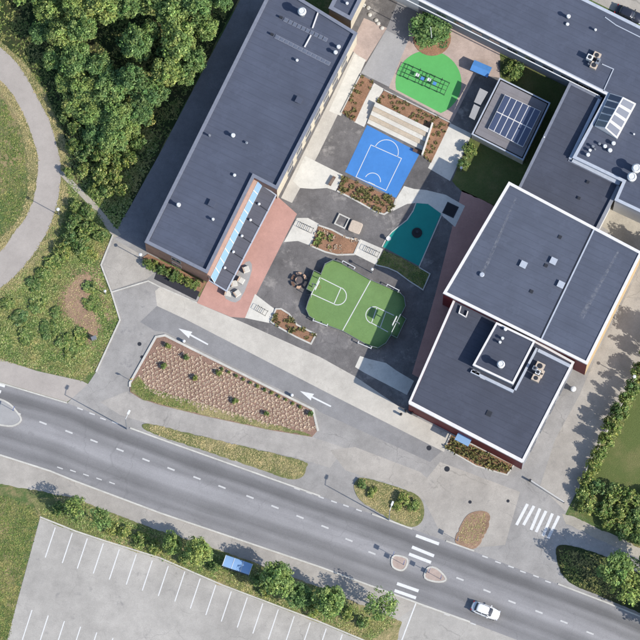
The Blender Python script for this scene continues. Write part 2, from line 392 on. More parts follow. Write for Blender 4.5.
# ------------------------------------------------------------------ ground and paved areas
g = MB(); g.face([(-2500, -2500, 0), (2500, -2500, 0), (2500, 2500, 0), (-2500, 2500, 0)])
tag(g.build('ground', 'meadow'), 'mown and weedy grass ground around the school', 'ground', kind='structure')
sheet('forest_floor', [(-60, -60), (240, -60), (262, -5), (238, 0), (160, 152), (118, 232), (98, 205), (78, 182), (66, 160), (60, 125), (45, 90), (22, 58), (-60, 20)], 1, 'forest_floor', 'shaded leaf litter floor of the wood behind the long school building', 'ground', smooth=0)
sheet('cycle_path_verge', [(-60, 12), (0, 40), (25, 62), (45, 92), (62, 128), (72, 158), (70, 205), (55, 245), (30, 280), (0, 300), (-60, 330), (-60, 230), (0, 244), (20, 218), (28, 190), (28, 158), (18, 118), (0, 92), (-60, 50)], 2, 'verge', 'yellow dry grass verge on both sides of the curving path', 'verge')
CP_R = catmull([(-80, 15), (-30, 28), (0, 47), (20, 67), (37, 97), (50, 122), (58, 150), (61, 172), (57, 205), (45, 236), (25, 265), (0, 289), (-40, 316), (-90, 340)], 4, False)
CP_L = catmull([(-80, 50), (-30, 62), (0, 80), (20, 107), (33, 140), (38, 160), (35, 192), (27, 215), (12, 235), (0, 252), (-40, 280), (-90, 303)], 4, False)
sheet('cycle_path', CP_R+CP_L[::-1], 3, 'asphalt_path', 'curving pale asphalt cycle path on the left', 'path')
TR = catmull([(60, 172), (72, 184), (84, 196), (97, 210), (117, 236)], 4, False)
sheet('foot_trail', [(x+2.0+.03*(y-170), y-1.5) for x, y in TR]+[(x-1.5-.03*(y-170), y+1.5) for x, y in TR][::-1], 4, 'gravel_walk', 'narrow trodden trail from cycle path to the school yard', 'path')
for pts, lab in (([(76, 268), (92, 262), (98, 285), (88, 298), (100, 318), (104, 345), (92, 352), (78, 330), (62, 318), (58, 296), (66, 280)], 'bare brown soil patch in the rough grass left of the drive'), ([(100, 250), (110, 246), (100, 266), (106, 290), (116, 318), (108, 322), (96, 290), (94, 262)], 'strip of bare brown earth beside the white drive kerb')):
    sheet('bare_soil', pts, 3, 'dirt', lab, 'soil', smooth=4)
tag(sheet('service_road', [(266, -60), (240, 0), (160, 153), (130, 207), (112, 236), (140, 254), (160, 240), (300, -30), (310, -60)], 3, 'asphalt_service', 'shaded asphalt service lane behind the long flat roofed building', 'road'))
FORE = [(112, 236), (101, 265), (111, 291), (120, 320), (96, 372), (88, 384), (67, 403), (130, 428), (160, 439), (272, 479), (320, 496), (372, 514), (415, 530), (470, 550), (547, 580), (605, 602), (680, 633), (680, 572), (640, 552), (565, 515), (575, 495), (590, 460), (612, 422), (634, 380), (668, 320), (700, 250), (640, 190), (600, 225), (510, 400), (400, 405), (200, 298), (150, 250)]
fore = sheet('forecourt', FORE, 4, 'asphalt_drive', 'grey asphalt drive and forecourt in front of the school', 'drive')
kerb([(113, 235), (101, 265), (111, 291), (120, 320), (96, 372)], .22, .12, fore)
kerb([(112, 292), (148, 281), (160, 287), (197, 303)], .2, .10, fore)
sheet('side_drive', [(540, 486), (555, 440), (579, 396), (598, 352), (640, 268), (700, 250), (668, 320), (634, 380), (612, 421), (590, 459), (575, 494), (566, 512)], 5, 'asphalt_old', 'pale worn asphalt drive beside the sports hall', 'drive')
sheet('forecourt_patch', [(355, 447), (420, 472), (427, 478), (440, 462), (520, 492), (505, 545), (470, 548), (440, 532), (424, 500), (400, 486), (362, 476), (345, 470), (330, 450)], 5, 'asphalt_old', 'paler resurfaced asphalt patch by the grass islands', 'pavement')
sheet('yard_apron', [(114, 239), (103, 265), (112, 290), (147, 279), (158, 270), (140, 254)], 5, 'asphalt_old', 'worn pale asphalt apron by the building corner', 'pavement')
tag(sheet('drive_lane', [(157, 306), (187, 320), (320, 389), (442, 451), (430, 462), (320, 412), (313, 406), (165, 332), (155, 331), (140, 322)], 5, 'asphalt_lane', 'darker one way asphalt lane between concrete walk and planted bed', 'drive'))
lane = bpy.data.objects['drive_lane']
sheet('pavement_north', [(-140, 325), (-60, 344), (0, 359), (37, 371), (82, 381), (90, 385), (67, 402), (0, 382), (-60, 367), (-140, 348)], 4, 'asphalt_path', 'pinkish asphalt footway along the top edge of the main road', 'pavement')
sheet('footway', [(128, 391), (140, 398), (160, 405), (200, 415), (270, 430), (312, 437), (345, 448), (330, 468), (304, 460), (250, 447), (160, 426), (146, 423), (120, 415), (100, 402)], 5, 'asphalt_foot', 'grey footway between planted bed and dry grass strip', 'pavement')
band = sheet('concrete_walk', [(155, 291), (160, 287), (197, 303), (242, 322), (320, 357), (356, 377), (408, 413), (450, 434), (444, 452), (320, 389), (187, 320), (157, 306)], 6, 'concrete', 'long pale concrete walk running diagonally before the school', 'pavement')
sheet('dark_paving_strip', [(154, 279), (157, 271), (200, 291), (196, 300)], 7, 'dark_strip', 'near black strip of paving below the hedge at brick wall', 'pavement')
yard = sheet('school_yard', [(197, 302), (232, 240), (272, 180), (350, 30), (372, -30), (420, -30), (610, 80), (610, 110), (515, 215), (460, 310), (416, 420), (404, 414), (354, 380), (320, 362), (240, 326)], 5, 'asphalt_yard', 'dark asphalt school yard between the buildings', 'yard')

# main road as a ribbon with its own along/across coordinates
UE = [(-300, 316), (-20, 378), (0, 383), (67, 403), (130, 428), (160, 439), (272, 479), (320, 496), (372, 514), (415, 530), (470, 550), (547, 580), (605, 602), (660, 625), (1000, 770)]
LE = [(-300, 386), (-20, 450), (0, 455), (50, 471), (72, 480), (160, 513), (320, 567), (355, 580), (420, 604), (470, 622), (530, 645), (660, 696), (1000, 845)]
ip = lambda T, x: float(np.interp(x, [p[0] for p in T], [p[1] for p in T]))
xs = list(range(-300, 1001, 10)); NV = 8; v = []; f = []; uvs = []
for i, x in enumerate(xs):
    a = P(x, ip(UE, x)); b = P(x-9, ip(LE, x-9))
    for k in range(NV+1):
        p = a.lerp(b, k/NV); v.append((p.x, p.y, 5*LV)); uvs.append((i*1.6, k/NV))
for i in range(len(xs)-1):
    for k in range(NV):
        q = i*(NV+1)+k; f.append((q, q+1, q+NV+2, q+NV+1))
me = bpy.data.meshes.new('main_road'); me.from_pydata(v, [], f); me.update()
uvl = me.uv_layers.new(name='UVMap')
for lp in me.loops: uvl.data[lp.index].uv = uvs[lp.vertex_index]
me.materials.append(MATS['road_asphalt']); road = link('main_road', me); tag(road, 'two lane asphalt main road crossing the bottom diagonally', 'road', kind='structure')
# south side: pavement, verge and car park
spv = sheet('pavement_south', [(-300, 386), (-20, 450), (0, 455), (50, 471), (72, 480), (160, 513), (320, 567), (355, 580), (420, 604), (402, 622), (350, 600), (300, 580), (230, 554), (160, 531), (130, 520), (70, 497), (0, 484), (-60, 470), (-300, 412)], 4, 'asphalt_old', 'pale footway between main road and the row of trees', 'pavement')
sheet('car_park_entry', [(420, 604), (470, 622), (530, 645), (660, 696), (560, 760), (330, 760), (396, 620)], 4, 'asphalt_park', 'asphalt entry from road to car park', 'pavement')
sheet('tree_verge', [(30, 498), (70, 497), (130, 520), (160, 531), (230, 554), (300, 580), (350, 600), (402, 622), (396, 646), (372, 645), (320, 623), (222, 586), (160, 559), (105, 542), (75, 532), (40, 518)], 4, 'verge', 'grass verge with trees between footway and car park', 'verge', h=.04)
park = sheet('car_park', [(40, 518), (75, 532), (105, 542), (160, 559), (222, 586), (320, 623), (372, 645), (420, 660), (420, 800), (-40, 800), (10, 630), (15, 610)], 5, 'asphalt_park', 'empty asphalt car park with white bay lines', 'car park')
kerb([(40, 517), (75, 531), (105, 541), (160, 558), (222, 585), (320, 622), (375, 645)], .22, .12, park)
kerb(LE[1:10], .24, .10, spv)
kerb([(-60, 368), (0, 383), (67, 403)], .2, .10, road); kerb(UE[4:8], .22, .10, road); kerb([(372, 514), (412, 529)], .22, .1, road); kerb([(446, 541), (474, 551)], .22, .1, road); kerb([(558, 584), (605, 602), (680, 633)], .22, .1, road)
tl = [(38, 521.5), (55, 527), (72, 532.5), (87, 538), (103, 543), (119, 549), (136, 554), (152, 560), (168, 565.5), (184.5, 571), (200, 578), (215.5, 584.5), (231, 591), (247, 597), (262.5, 603), (278, 609), (294, 615.5), (310, 622), (326, 628), (342, 634), (358, 640)]
for x, y in tl[1:]: mark(park, (x+.3, y+.5), (x-9.7, y+30.5), 1.0, 6, name='bay_line')
for k in range(18):
    x, y = 32+16.2*k, 610+5.6*k; mark(park, (x, y), (x-9.7, y+30), 1.0, 6, name='bay_line')
# road paint
for x, y in [(-8, 405), (17, 413), (43, 423), (69, 432), (94, 441), (120, 450), (146, 460), (171, 469), (197, 478), (222, 487), (250, 497), (275, 507), (300, 517), (325, 527), (349, 540), (372, 553), (460, 579), (487, 591), (512, 602), (539, 612), (564, 622), (590, 633)]:
    mark(road, (x-3.6, y-1.4), (x+3.6, y+1.4), 1.6, 6, 'paint_worn')
for x, y in [(80, 408), (92, 413), (103, 418), (115, 422), (297, 488), (309, 492), (321, 496.5), (334, 501), (346, 505), (359, 509.5), (485, 556), (498, 561.5), (511, 566), (523, 571), (536, 575.5), (548, 581), (425, 605.5), (447, 614), (460, 618), (473, 623)]:
    mark(road, (x-2.8, y-.2), (x+2.8, y+1.8), 1.3, 6, 'paint_worn')
for x, y in [(60, 468), (73, 471), (86, 475), (99, 479), (112, 483)]:
    mark(road, (x-2.8, y-1), (x+2.8, y+1), 1.1, 6, 'paint_worn')
for a, b in (((416, 535.5), (439, 544)), ((412, 547), (434, 556)), ((409, 554), (431, 562.5)), ((397, 583.5), (418.5, 591)), ((394.5, 590.5), (416, 598))):
    mark(road, a, b, 3.1, 6, name='crosswalk_bar')
mark(road, (-14, 380.5), (5, 386), 3.2, 6, name='crosswalk_bar'); mark(road, (-16, 387), (1, 392), 3.0, 6, name='crosswalk_bar')
mark(road, (416, 603), (400, 645), 1.2, 6, name='lane_marking')
for a, b in (((527.5, 504), (516.5, 525)), ((534, 506), (523.5, 525)), ((540, 508.5), (531, 530)), ((546, 511), (536, 532)), ((552.5, 513.5), (543, 536)), ((559, 516), (548, 538.5))):
    mark(fore, a, b, 2.9, 6, 'paint_white', name='crosswalk_bar')
def arrow(hd, tlp):
    a = P(*hd); b = P(*tlp); e = (b-a).normalized(); n = Vector((-e.y, e.x, 0)); z = 6*LV
    pts = [a, a+e*2.1+n*.55, a+e*2.0+n*.13, b+n*.11, b-n*.11, a+e*2.0-n*.13, a+e*2.1-n*.55]
    mb = MB(); mb.prism(ccw([(p.x, p.y) for p in pts]), z, z+.001); mb.build('direction_arrow', 'paint_white', lane)
arrow((178.5, 328.5), (208, 344.5)); arrow((300, 391), (331, 406.5))
for x, y, r in ((429, 448, .38), (447, 469, .42), (508, 501, .24), (139.5, 344, .3), (142, 357, .26), (470, 502, .26)):
    p = P(x, y); mb = MB(); mb.lathe((p.x, p.y, 0), [(r, .005), (r, .036), (r*.85, .038)], 16); mb.build('manhole_cover', 'metal_dark', fore)

# traffic islands and grass islands
def island(name, pts, label, cat, mat, kmat='kerb_stone', h=.12, kw=.25, sm=4, kind='structure', klip=.03):
    o = sheet(name, pts, 0, mat, label, cat, smooth=sm, h=h, kind=kind)
    if kw: kerb(pts, kw, h+klip, o, kmat, smooth=sm, closed=True)
    return o
island('traffic_island', [(-30, 394), (-5, 398), (8, 403), (16, 411), (21, 420), (12, 426), (-5, 424), (-30, 418)], 'rounded concrete traffic island at the left edge of main road', 'traffic island', 'concrete_grey')
island('traffic_island', [(392, 559), (396, 555.5), (407, 559), (406, 567), (401, 570.5), (393, 567)], 'small refuge island left of the road crossing', 'traffic island', 'paver_pale')
island('traffic_island', [(428, 568), (437, 569), (446, 579), (438, 582), (425, 578)], 'small pointed refuge island right of the road crossing', 'traffic island', 'paver_pale')
island('grass_strip', [(143, 428), (150, 424), (200, 436), (250, 448), (303, 461), (306, 468), (302, 477), (288, 479), (262, 470), (215, 454), (160, 436)], 'long strip of dry yellow grass beside the main road', 'verge', 'verge', h=.08, kw=0)
island('grass_island', [(354, 488), (356, 481), (364, 478), (400, 488), (418, 496), (424, 508), (422, 521), (412, 527), (394, 521), (376, 511), (360, 500)], 'oval grass island with shrubs beside the road crossing', 'verge', 'verge', h=.08, kw=0)
island('grass_island', [(455, 541), (461, 525), (469, 514), (482, 511), (490, 516), (486, 533), (476, 548), (464, 547)], 'small brown bare grass island right of the road crossing', 'verge', 'dirt', h=.08, kw=0)
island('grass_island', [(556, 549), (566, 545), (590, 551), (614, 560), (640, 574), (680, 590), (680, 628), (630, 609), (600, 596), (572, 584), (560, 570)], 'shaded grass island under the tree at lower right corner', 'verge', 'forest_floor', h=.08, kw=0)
sheet('side_path', [(562, 514), (572, 516), (640, 548), (690, 570), (690, 582), (640, 558), (600, 540), (566, 524)], 6, 'gravel_walk', 'thin pale path along the bushes at lower right', 'path')
sheet('side_lawn', [(700, 270), (668, 326), (640, 385), (622, 424), (600, 462), (584, 494), (574, 508), (590, 522), (640, 546), (720, 580), (720, 270)], 2, 'lawn', 'smooth olive lawn right of the side drive', 'lawn')
kerb([(668, 322), (634, 381), (612, 423), (590, 461), (576, 494)], .2, .1, bpy.data.objects['side_lawn'])
sheet('court_lawn', [(500, 52), (519, 58), (572, 86), (545, 140), (512, 215), (460, 190), (452, 181), (472, 136), (500, 150), (528, 96), (500, 80)], 7, 'lawn', 'shaded lawn around the low roof between the wings', 'lawn')
sheet('back_parking', [(587, -2), (640, 24), (760, 85), (760, -60), (560, -60)], 3, 'asphalt_old', 'sunlit asphalt parking beyond the top right roof', 'pavement')
sheet('service_yard', [(598, 222), (616, 198), (642, 208), (690, 232), (690, 280), (645, 262)], 7, 'gravel_walk', 'small sandy service yard between two flat roofs', 'yard')

# ------------------------------------------------------------------ school yard surfaces
sheet('brick_paving', [(197, 303), (209, 278), (232, 240), (268, 190), (278, 197), (297, 214), (262, 283), (245, 318), (231, 317)], 7, 'paver_pink', 'salmon brick paved terrace beside the canopy', 'paving')
sheet('brick_paving', [(349, 48), (364, 18), (387, 28), (366, 62)], 7, 'paver_pale', 'small reddish brick patch by the long roof corner', 'paving')
sheet('brick_paving', [(402, 42), (420, 4), (512, 52), (498, 62), (500, 78), (476, 74), (452, 122), (389, 88)], 7, 'paver_pale', 'pale brick paved yard around the green circle', 'paving')
sheet('brick_paving', [(462, 190), (512, 214), (470, 305), (432, 385), (412, 374), (428, 320), (436, 292), (450, 236)], 7, 'paver_pink', 'shaded brick walk along the sports hall wall', 'paving')
sheet('facade_paving', [(281, 198), (292, 203), (318, 155), (372, 45), (361, 38), (300, 160)], 7, 'concrete', 'narrow pale paving along the cream brick wall', 'paving')
for pts, lab, lv in (([(255, 294), (268, 304), (276, 310), (269, 323), (245, 318)], 'white concrete slab between salmon terrace and small bed', 8),
        ([(297, 218), (308, 218), (319, 224), (311, 246), (298, 241), (284, 242)], 'white concrete slab left of the middle mulch bed', 8),
        ([(360, 239), (383, 249), (376, 265), (354, 254)], 'white concrete slab between middle bed and teal court', 8),
        ([(305, 156), (343, 175), (336, 191), (327, 188), (313, 189), (300, 188), (293, 181)], 'white concrete slab left of the bed below blue court', 8),
        ([(404, 186), (414, 189), (426, 190), (446, 195), (465, 206), (455, 227), (440, 214), (428, 204), (416, 203), (407, 204), (393, 211), (396, 199)], 'curved pale concrete walk above the teal court', 8),
        ([(355, 54), (366, 60), (341, 116), (329, 111)], 'long white concrete ramp beside the cream wall', 8),
        ([(374, 83), (384, 89), (364, 127), (354, 122)], 'white concrete steps strip between two mulch beds', 8),
        ([(450, 123), (472, 134), (450, 181), (428, 168)], 'wide white concrete ramp below the green circle', 8),
        ([(360, 356), (369, 359), (386, 363), (397, 371), (414, 381), (407, 395), (380, 381), (363, 372), (355, 367)], 'curved concrete landing below the green pitch, mostly in shadow', 8)):
    sheet('concrete_slab', pts, lv, 'concrete_white', lab, 'paving')
sheet('grey_paving', [(386, 30), (408, 41), (389, 87), (361, 73)], 8, 'concrete_grey', 'square light grey paving left of the green circle', 'paving')
sheet('grey_paving', [(400, -4), (421, 8), (408, 41), (386, 30)], 8, 'asphalt_patch', 'dark grey asphalt square beside the round shrub bed', 'paving')
# play and sports surfaces
gc = arcpts((428.5, 83), 33, 0, 360, 48, 32.5)[:-1]
def clip(poly, a, b):
    out = []; sd = lambda p: (b[0]-a[0])*(p[1]-a[1])-(b[1]-a[1])*(p[0]-a[0])
    for i in range(len(poly)):
        p, q = poly[i-1], poly[i]; s0, s1 = sd(p), sd(q)
        if (s0 < 0) != (s1 < 0): t = s0/(s0-s1); out.append((p[0]+(q[0]-p[0])*t, p[1]+(q[1]-p[1])*t))
        if s1 < 0: out.append(q)
    return out
gc = clip(gc, (388, 85.5), (450, 118))
sheet('play_circle', gc, 9, 'rubber_green', 'round bright green rubber play surface', 'play surface')
bc = sheet('blue_court', [(367, 125), (420, 153), (396, 198), (345, 172)], 8, 'rubber_blue', 'bright blue half basketball court', 'court')
line(bc, [(371, 145), (401.5, 158.5), (386, 190.5), (356, 177)], .1, 9, closed=True)
line(bc, arcpts((386.2, 152), 12.2, 180, 360, 16, rot=24), .1, 9)
line(bc, arcpts((372.5, 181), 8, 185, 345, 14, rot=24), .1, 9)
line(bc, [(368.5, 182), (375, 185)], .1, 9)
tc = sheet('teal_court', [(416, 203), (428, 204), (441, 213.5), (430, 240), (419, 266), (400, 256), (383, 247), (392, 232), (400, 225.5), (407, 220), (413, 211)], 8, 'rubber_teal', 'teal rubber play court in the shade', 'court')
kerb([(382, 247), (386, 239), (392, 232), (400, 225.5), (407, 220), (413, 211), (416, 203)], .16, .09, tc); kerb([(442, 214), (419, 267)], .16, .09, tc)
GR = [(308, 303), (306, 310), (309, 317), (315, 321), (343, 331.5), (370, 347), (378, 349), (386, 344), (391, 336), (397, 339), (406, 320), (401, 316), (405.5, 307), (404, 298), (398, 292), (370, 280), (342, 264), (333, 261), (325, 265), (321, 275), (314, 271.5), (306.5, 290), (312, 293)]
pitch = sheet('green_pitch', GR, 8, 'turf_court', 'green ball pitch with rounded corners and white lines', 'court')
line(pitch, [(370.6, 280.5), (342.5, 331)], .13, 9)
line(pitch, [(321, 278), (341, 288), (334, 304), (312, 294)], .12, 9)
line(pitch, arcpts((337.5, 296), 9, -65, 115, 12), .12, 9)
line(pitch, [(394, 315.5), (377, 307.5), (371.5, 323), (388, 332)], .12, 9)
line(pitch, arcpts((374.3, 315.3), 8.5, 110, 290, 12), .12, 9); line(pitch, [(386, 311.5), (380, 328)], .1, 9)
# planting beds (setting) with kerbs
BEDS = {}
def bed(key, pts, label, mat='mulch', kpts=None, kw=.24, h=.10, closed=True, sm=0, ksm=0):
    o = sheet('planting_bed', pts, 0, mat, label, 'planting bed', smooth=sm, h=h)
    if kw: kerb(kpts or pts, kw, h+.07, o, smooth=ksm, closed=closed if kpts is None else False)
    BEDS[key] = (pts, o); return o
bed('terrace', [(276, 309), (281, 309), (289, 314), (297, 325), (316, 334.5), (311, 344), (296, 337), (280, 328), (271, 322)], 'narrow curved bed with white kerb left of the green pitch')
bed('middle', [(318.5, 225.5), (332, 230), (346, 237.5), (360, 241), (354, 254.5), (337, 255), (325, 252), (311, 246)], 'brown mulch bed between the two white slabs', kpts=[(311, 246), (325, 252), (337, 255), (354, 254.5), (360, 241), (346, 237.5), (332, 230), (318.5, 225.5)])
bed('blue', [(343.5, 176), (395, 199), (393, 209), (384, 214.5), (375, 211.5), (354, 199.5), (337, 191)], 'curved mulch bed with white kerb below the blue court', kpts=[(337, 191), (354, 199.5), (375, 211.5), (384, 214.5), (393, 209), (396, 199)])
bed('upper', [(384, 91), (450, 123.5), (431, 163), (421, 154), (431, 129), (376, 102)], 'brown L shaped mulch bed between green circle and timber steps', kpts=[(384, 90), (451, 123)], kw=.15)
bed('left', [(361, 75), (373.5, 82), (355, 122), (342, 113)], 'narrow mulch bed between white ramp and white steps', kpts=[(361, 74), (341, 113)], kw=.15)
bed('shade', [(376, 265), (384, 250), (402, 258), (419, 267.5), (430, 274), (423, 290), (409, 281), (397, 272), (388, 268)], 'shaded grassy bed below the teal court', 'meadow', kpts=[(376, 265), (388, 268), (397, 272), (409, 281), (423, 290), (430, 274), (419, 267.5)], kw=.16)
bed('wall', [(451, 434), (445, 448), (476, 466), (507, 475), (514, 465)], 'pointed bed of yellow green shrubs below the dark red wall', kw=.2)
bed('hedge', [(142, 258), (148, 254), (206, 283), (200, 292), (155, 272)], 'hedge bed along the brown brick end wall', kw=0)
bed('large', [(157, 337), (165, 336), (313, 410), (318, 430), (312, 437), (270, 430), (200, 415), (160, 405), (141, 399), (130, 392), (130, 384)], 'large planted bed beside the drive', 'mulch_red', kpts=[(130, 387), (130, 383), (156, 337), (165, 335.5), (313, 409.5), (318, 431)], kw=.34)
sheet('bed_grass', [(130, 384.5), (139, 376), (150, 388), (190, 400), (250, 418), (300, 431), (312, 436), (270, 429.5), (200, 414.5), (160, 404.5), (141, 398.5), (130.5, 391.5)], 0, 'verge', 'thin grassy lower edge of the large planted bed', 'verge', h=.115)
shrub_bed = sheet('planting_bed', arcpts((432, 38), 19, 0, 360, 24, 18)[:-1], 0, 'mulch', 'round bed under the dark green shrub by the white eave', 'planting bed', h=.11)

# ------------------------------------------------------------------ buildings
BOFF = {}
def building(name, pts, zt, label, walls='brick_brown', roof='felt_roof', coping='coping_grey', cw=.5, ph=.3, fas=.3, wmap={}, cat='building', z0=-.05, sm=None):
    """pts: roof outline (plan points at roof height), world outline kept for details"""
    w = ccw([(p.x, p.y) for p in PP(pts, zt)])
    cx = sum(p[0] for p in w)/len(w); cy = sum(p[1] for p in w)/len(w)
    e = empty(name, (cx, cy, 0), 0, label, cat)
    inner = offset(w, .3); n = len(w)
    for i in range(n):
        j = (i+1) % n
        mid = P(0, 0)  # placeholder for readability
        mb = MB(); mb.prism([w[i], w[j], inner[j], inner[i]], z0, zt-.06)
        mb.build('wall', wmap.get(i, walls), e)
    d = offset(w, min(.15, cw*.6)); mb = MB(); mb.face([(x, y, zt-ph) for x, y in d]); ro = mb.build('roof', roof, e)
    o1 = offset(w, -.07); o2 = offset(w, cw)
    mb = MB(); q = lambda l, z: [(x, y, z) for x, y in l]
    mb.quadstrip(q(o1, zt-fas), q(o1, zt)); mb.quadstrip(q(o1, zt), q(o2, zt)); mb.quadstrip(q(o2, zt), q(o2, zt-ph-.1)); mb.quadstrip(q(o1, zt-fas), q(w, zt-fas))
    mb.build('coping', coping, e)
    return e, w, ro
WIN = {}
def window_meshes(w, h):
    k = (round(w, 2), round(h, 2))
    if k not in WIN:
        f = MB(); t = .07
        f.box((-w/2+t/2, 0, h/2), (t, .12, h)); f.box((w/2-t/2, 0, h/2), (t, .12, h)); f.box((0, 0, t/2), (w-2*t-.004, .12, t)); f.box((0, 0, h-t/2), (w-2*t-.004, .12, t)); f.box((0, 0, h*.5), (.05, .10, h-2*t-.004))
        g_ = MB(); g_.box((0, .0, h/2), (w-2*t-.006, .03, h-2*t-.006))
        a = f.mesh('window'); a.materials.append(MATS['metal_grey']); b = g_.mesh('pane'); b.materials.append(MATS['glass_dark'])
        WIN[k] = (a, b)
    return WIN[k]
def windows(e, w, i, rows, ww=1.6, gap=2.8, m0=1.5, m1=1.5, skip=()):
    a = Vector(w[i]); b = Vector(w[(i+1) % len(w)]); d = (b-a); L = d.length; d.normalize(); nn = Vector((d.y, -d.x)); rz = math.atan2(d.y, d.x)
    n = max(1, int((L-m0-m1)//gap)); st = m0+((L-m0-m1)-(n-1)*gap)/2
    for k in range(n):
        if k in skip: continue
        for z, h in rows:
            p = a+d*(st+k*gap)+nn*.03
            fm, pm = window_meshes(ww, h)
            o = link('window', fm, e, Vector((p.x, p.y, z))-e.location, rz); link('pane', pm, o)
VM = {}
def vent(e, px, py, zr, r, h, mat='metal_white', kind='cap'):
    if kind == 'cap' and r < .6: r *= .82
    k = (round(r, 2), round(h, 2), mat, kind)
    if k not in VM:
        a = MB(); b = MB()
        if kind == 'cap':
            a.lathe((0, 0, -.05), [(r*.72, 0), (r*.72, h*.75)], 14); b.lathe((0, 0, 0), [(r*.78, h*.74), (r, h*.78), (r*.98, h*.86), (r*.66, h*.97), (r*.6, h*.93), (r*.15, h*.94)], 16)
        elif kind == 'pipe':
            a.lathe((0, 0, -.05), [(r*.8, 0), (r*.55, .12), (r*.5, h)], 10); b.lathe((0, 0, 0), [(r*.9, h-.05), (r, h), (r*.5, h+.1)], 10)
        elif kind == 'hatch':
            a.box((0, 0, h*.4-.03), (r*1.7, r*1.7, h*.8), R(-26)); b.box((0, 0, h*.9), (r*2, r*2, h*.2), R(-26))
        ma, mb_ = a.mesh('roof_vent'), b.mesh('cap'); ma.materials.append(MATS['metal_galv' if kind != 'hatch' else 'metal_grey']); mb_.materials.append(MATS[mat]); VM[k] = (ma, mb_)
    p = P(px, py, zr+h*.9); ma, mb_ = VM[k]
    o = link('roof_hatch' if kind == 'hatch' else 'roof_vent', ma, e, Vector((p.x, p.y, zr))-e.location); link('cap', mb_, o); return o
def strip(e, pts, w, z0, z1, mat, name='trim'):
    return ribbon([P(x, y, z1) for x, y in pts], w, z0, z1).build(name, mat, e)
def quadgrid(e, parent, quad, nu, nv, z, inset, mat, name='pane', t=.03):
    """panes set on a quad given as 4 world points (a,b,c,d)"""
    a, b, c, d = [Vector(q) for q in quad]
    nrm = (b-a).cross(d-a).normalized()
    if nrm.z < 0: nrm = -nrm
    pt = lambda u, v: a.lerp(b, u).lerp(d.lerp(c, u), v)
    for i in range(nu):
        for j in range(nv):
            u0, u1, v0, v1 = i/nu, (i+1)/nu, j/nv, (j+1)/nv
            lu = (b-a).length; lvv = (d-a).length; iu, iv = inset/lu, inset/lvv
            q = [pt(u0+iu, v0+iv), pt(u1-iu, v0+iv), pt(u1-iu, v1-iv), pt(u0+iu, v1-iv)]
            mb = MB(); mb.quadstrip([p-nrm*.02 for p in q], [p+nrm*t for p in q]); mb.face([p+nrm*t for p in q]); mb.build(name, mat, parent)

HA = 7.3
A, wA, rA = building('long_school_building', [(145, 242), (207, 273), (254, 177), (277, 189), (357, 33), (274, -18)], HA, 'long dark flat roofed brick building on the left with salmon terrace', 'brick_brown', cw=.42, ph=.45,
                     wmap={})
def edge_near(w, px, py, z):
    q = P(px, py, z); best = None
    for i in range(len(w)):
        a, b = Vector(w[i]), Vector(w[(i+1) % len(w)]); t = max(0, min(1, (Vector((q.x, q.y))-a).dot(b-a)/(b-a).length_squared)); dd = (a+(b-a)*t-Vector((q.x, q.y))).length
        if best is None or dd < best[0]: best = (dd, i)
    return best[1]
def repaint(e, i, mat):
    ws = [c for c in e.children if c.name.split('.')[0] == 'wall']; ws[i].data.materials[0] = MATS[mat]
i = edge_near(wA, 317, 111, HA); repaint(A, i, 'brick_cream'); windows(A, wA, i, [(1.0, 1.7), (4.4, 1.7)], 1.7, 3.0)
i = edge_near(wA, 176, 257, HA); windows(A, wA, i, [(1.0, 1.6), (4.3, 1.9)], 1.6, 4.6, 1, 1)
i = edge_near(wA, 205, 120, HA); windows(A, wA, i, [(1.0, 1.6), (4.3, 1.6)], 1.6, 3.2)
strip(A, [(272, -10), (149, 240.5)], .16, HA-.47, HA-.42, 'black', 'gutter')
# stepped strip and glazed slope between the main wall and the canopy
ST = [(206, 275), (211, 278), (258.5, 181), (253.5, 178)]
mb = MB(); w_ = ccw([(p.x, p.y) for p in PP([(204, 272), (210.5, 276.5), (258, 180), (251, 176)], 5.6)]); mb.prism(w_, 3.2, 5.6); mb.build('upper_ledge', 'wall_pink', A)
a, b = P(210.7, 277, 5.5), P(258.2, 180.5, 5.5); c, d = P(262.5, 184.5, 3.9), P(214.5, 283, 3.9)
mb = MB(); mb.face([a, b, c, d]); mb.face([(c.x, c.y, 3.0), c, d, (d.x, d.y, 3.0)]); sl = mb.build('glazed_slope', 'metal_white', A)
quadgrid(A, sl, (a, b, c, d), 10, 1, 0, .07, 'glass_blue')
CN = [(209.5, 280.5), (226.5, 291), (276, 195), (262, 185)]
wc = ccw([(p.x, p.y) for p in PP(CN, 3.7)])
mb = MB(); mb.prism(wc, 3.35, 3.7, True); cano = mb.build('canopy', 'felt_canopy', A)
mb = ribbon([(*p, 0) for p in wc], .18, 3.32, 3.76, True); mb.build('canopy_edge', 'coping_light', A)
for k in range(1, 6):
    t = k/6; p0 = (209.5+(262-209.5)*t, 280.5+(185-280.5)*t); p1 = (226.5+(276-226.5)*t, 291+(195-291)*t)
    if k < 6: strip(A, [p0, p1], .10, 3.69, 3.76, 'metal_dark', 'seam')
    m = ((p0[0]*.6+p1[0]*.4), (p0[1]*.6+p1[1]*.4)); vent(A, m[0], m[1]-1, 3.7, .22, .3, 'metal_white', 'pipe')
for k in range(7):
    t = (k+.25)/7; q = P(225+(274-225)*t, 289.5+(195.5-289.5)*t, 3.4); mb = MB(); mb.tube((q.x, q.y, -.05), (q.x, q.y, 3.36), .09, n=10); mb.build('canopy_post', 'metal_grey', A)
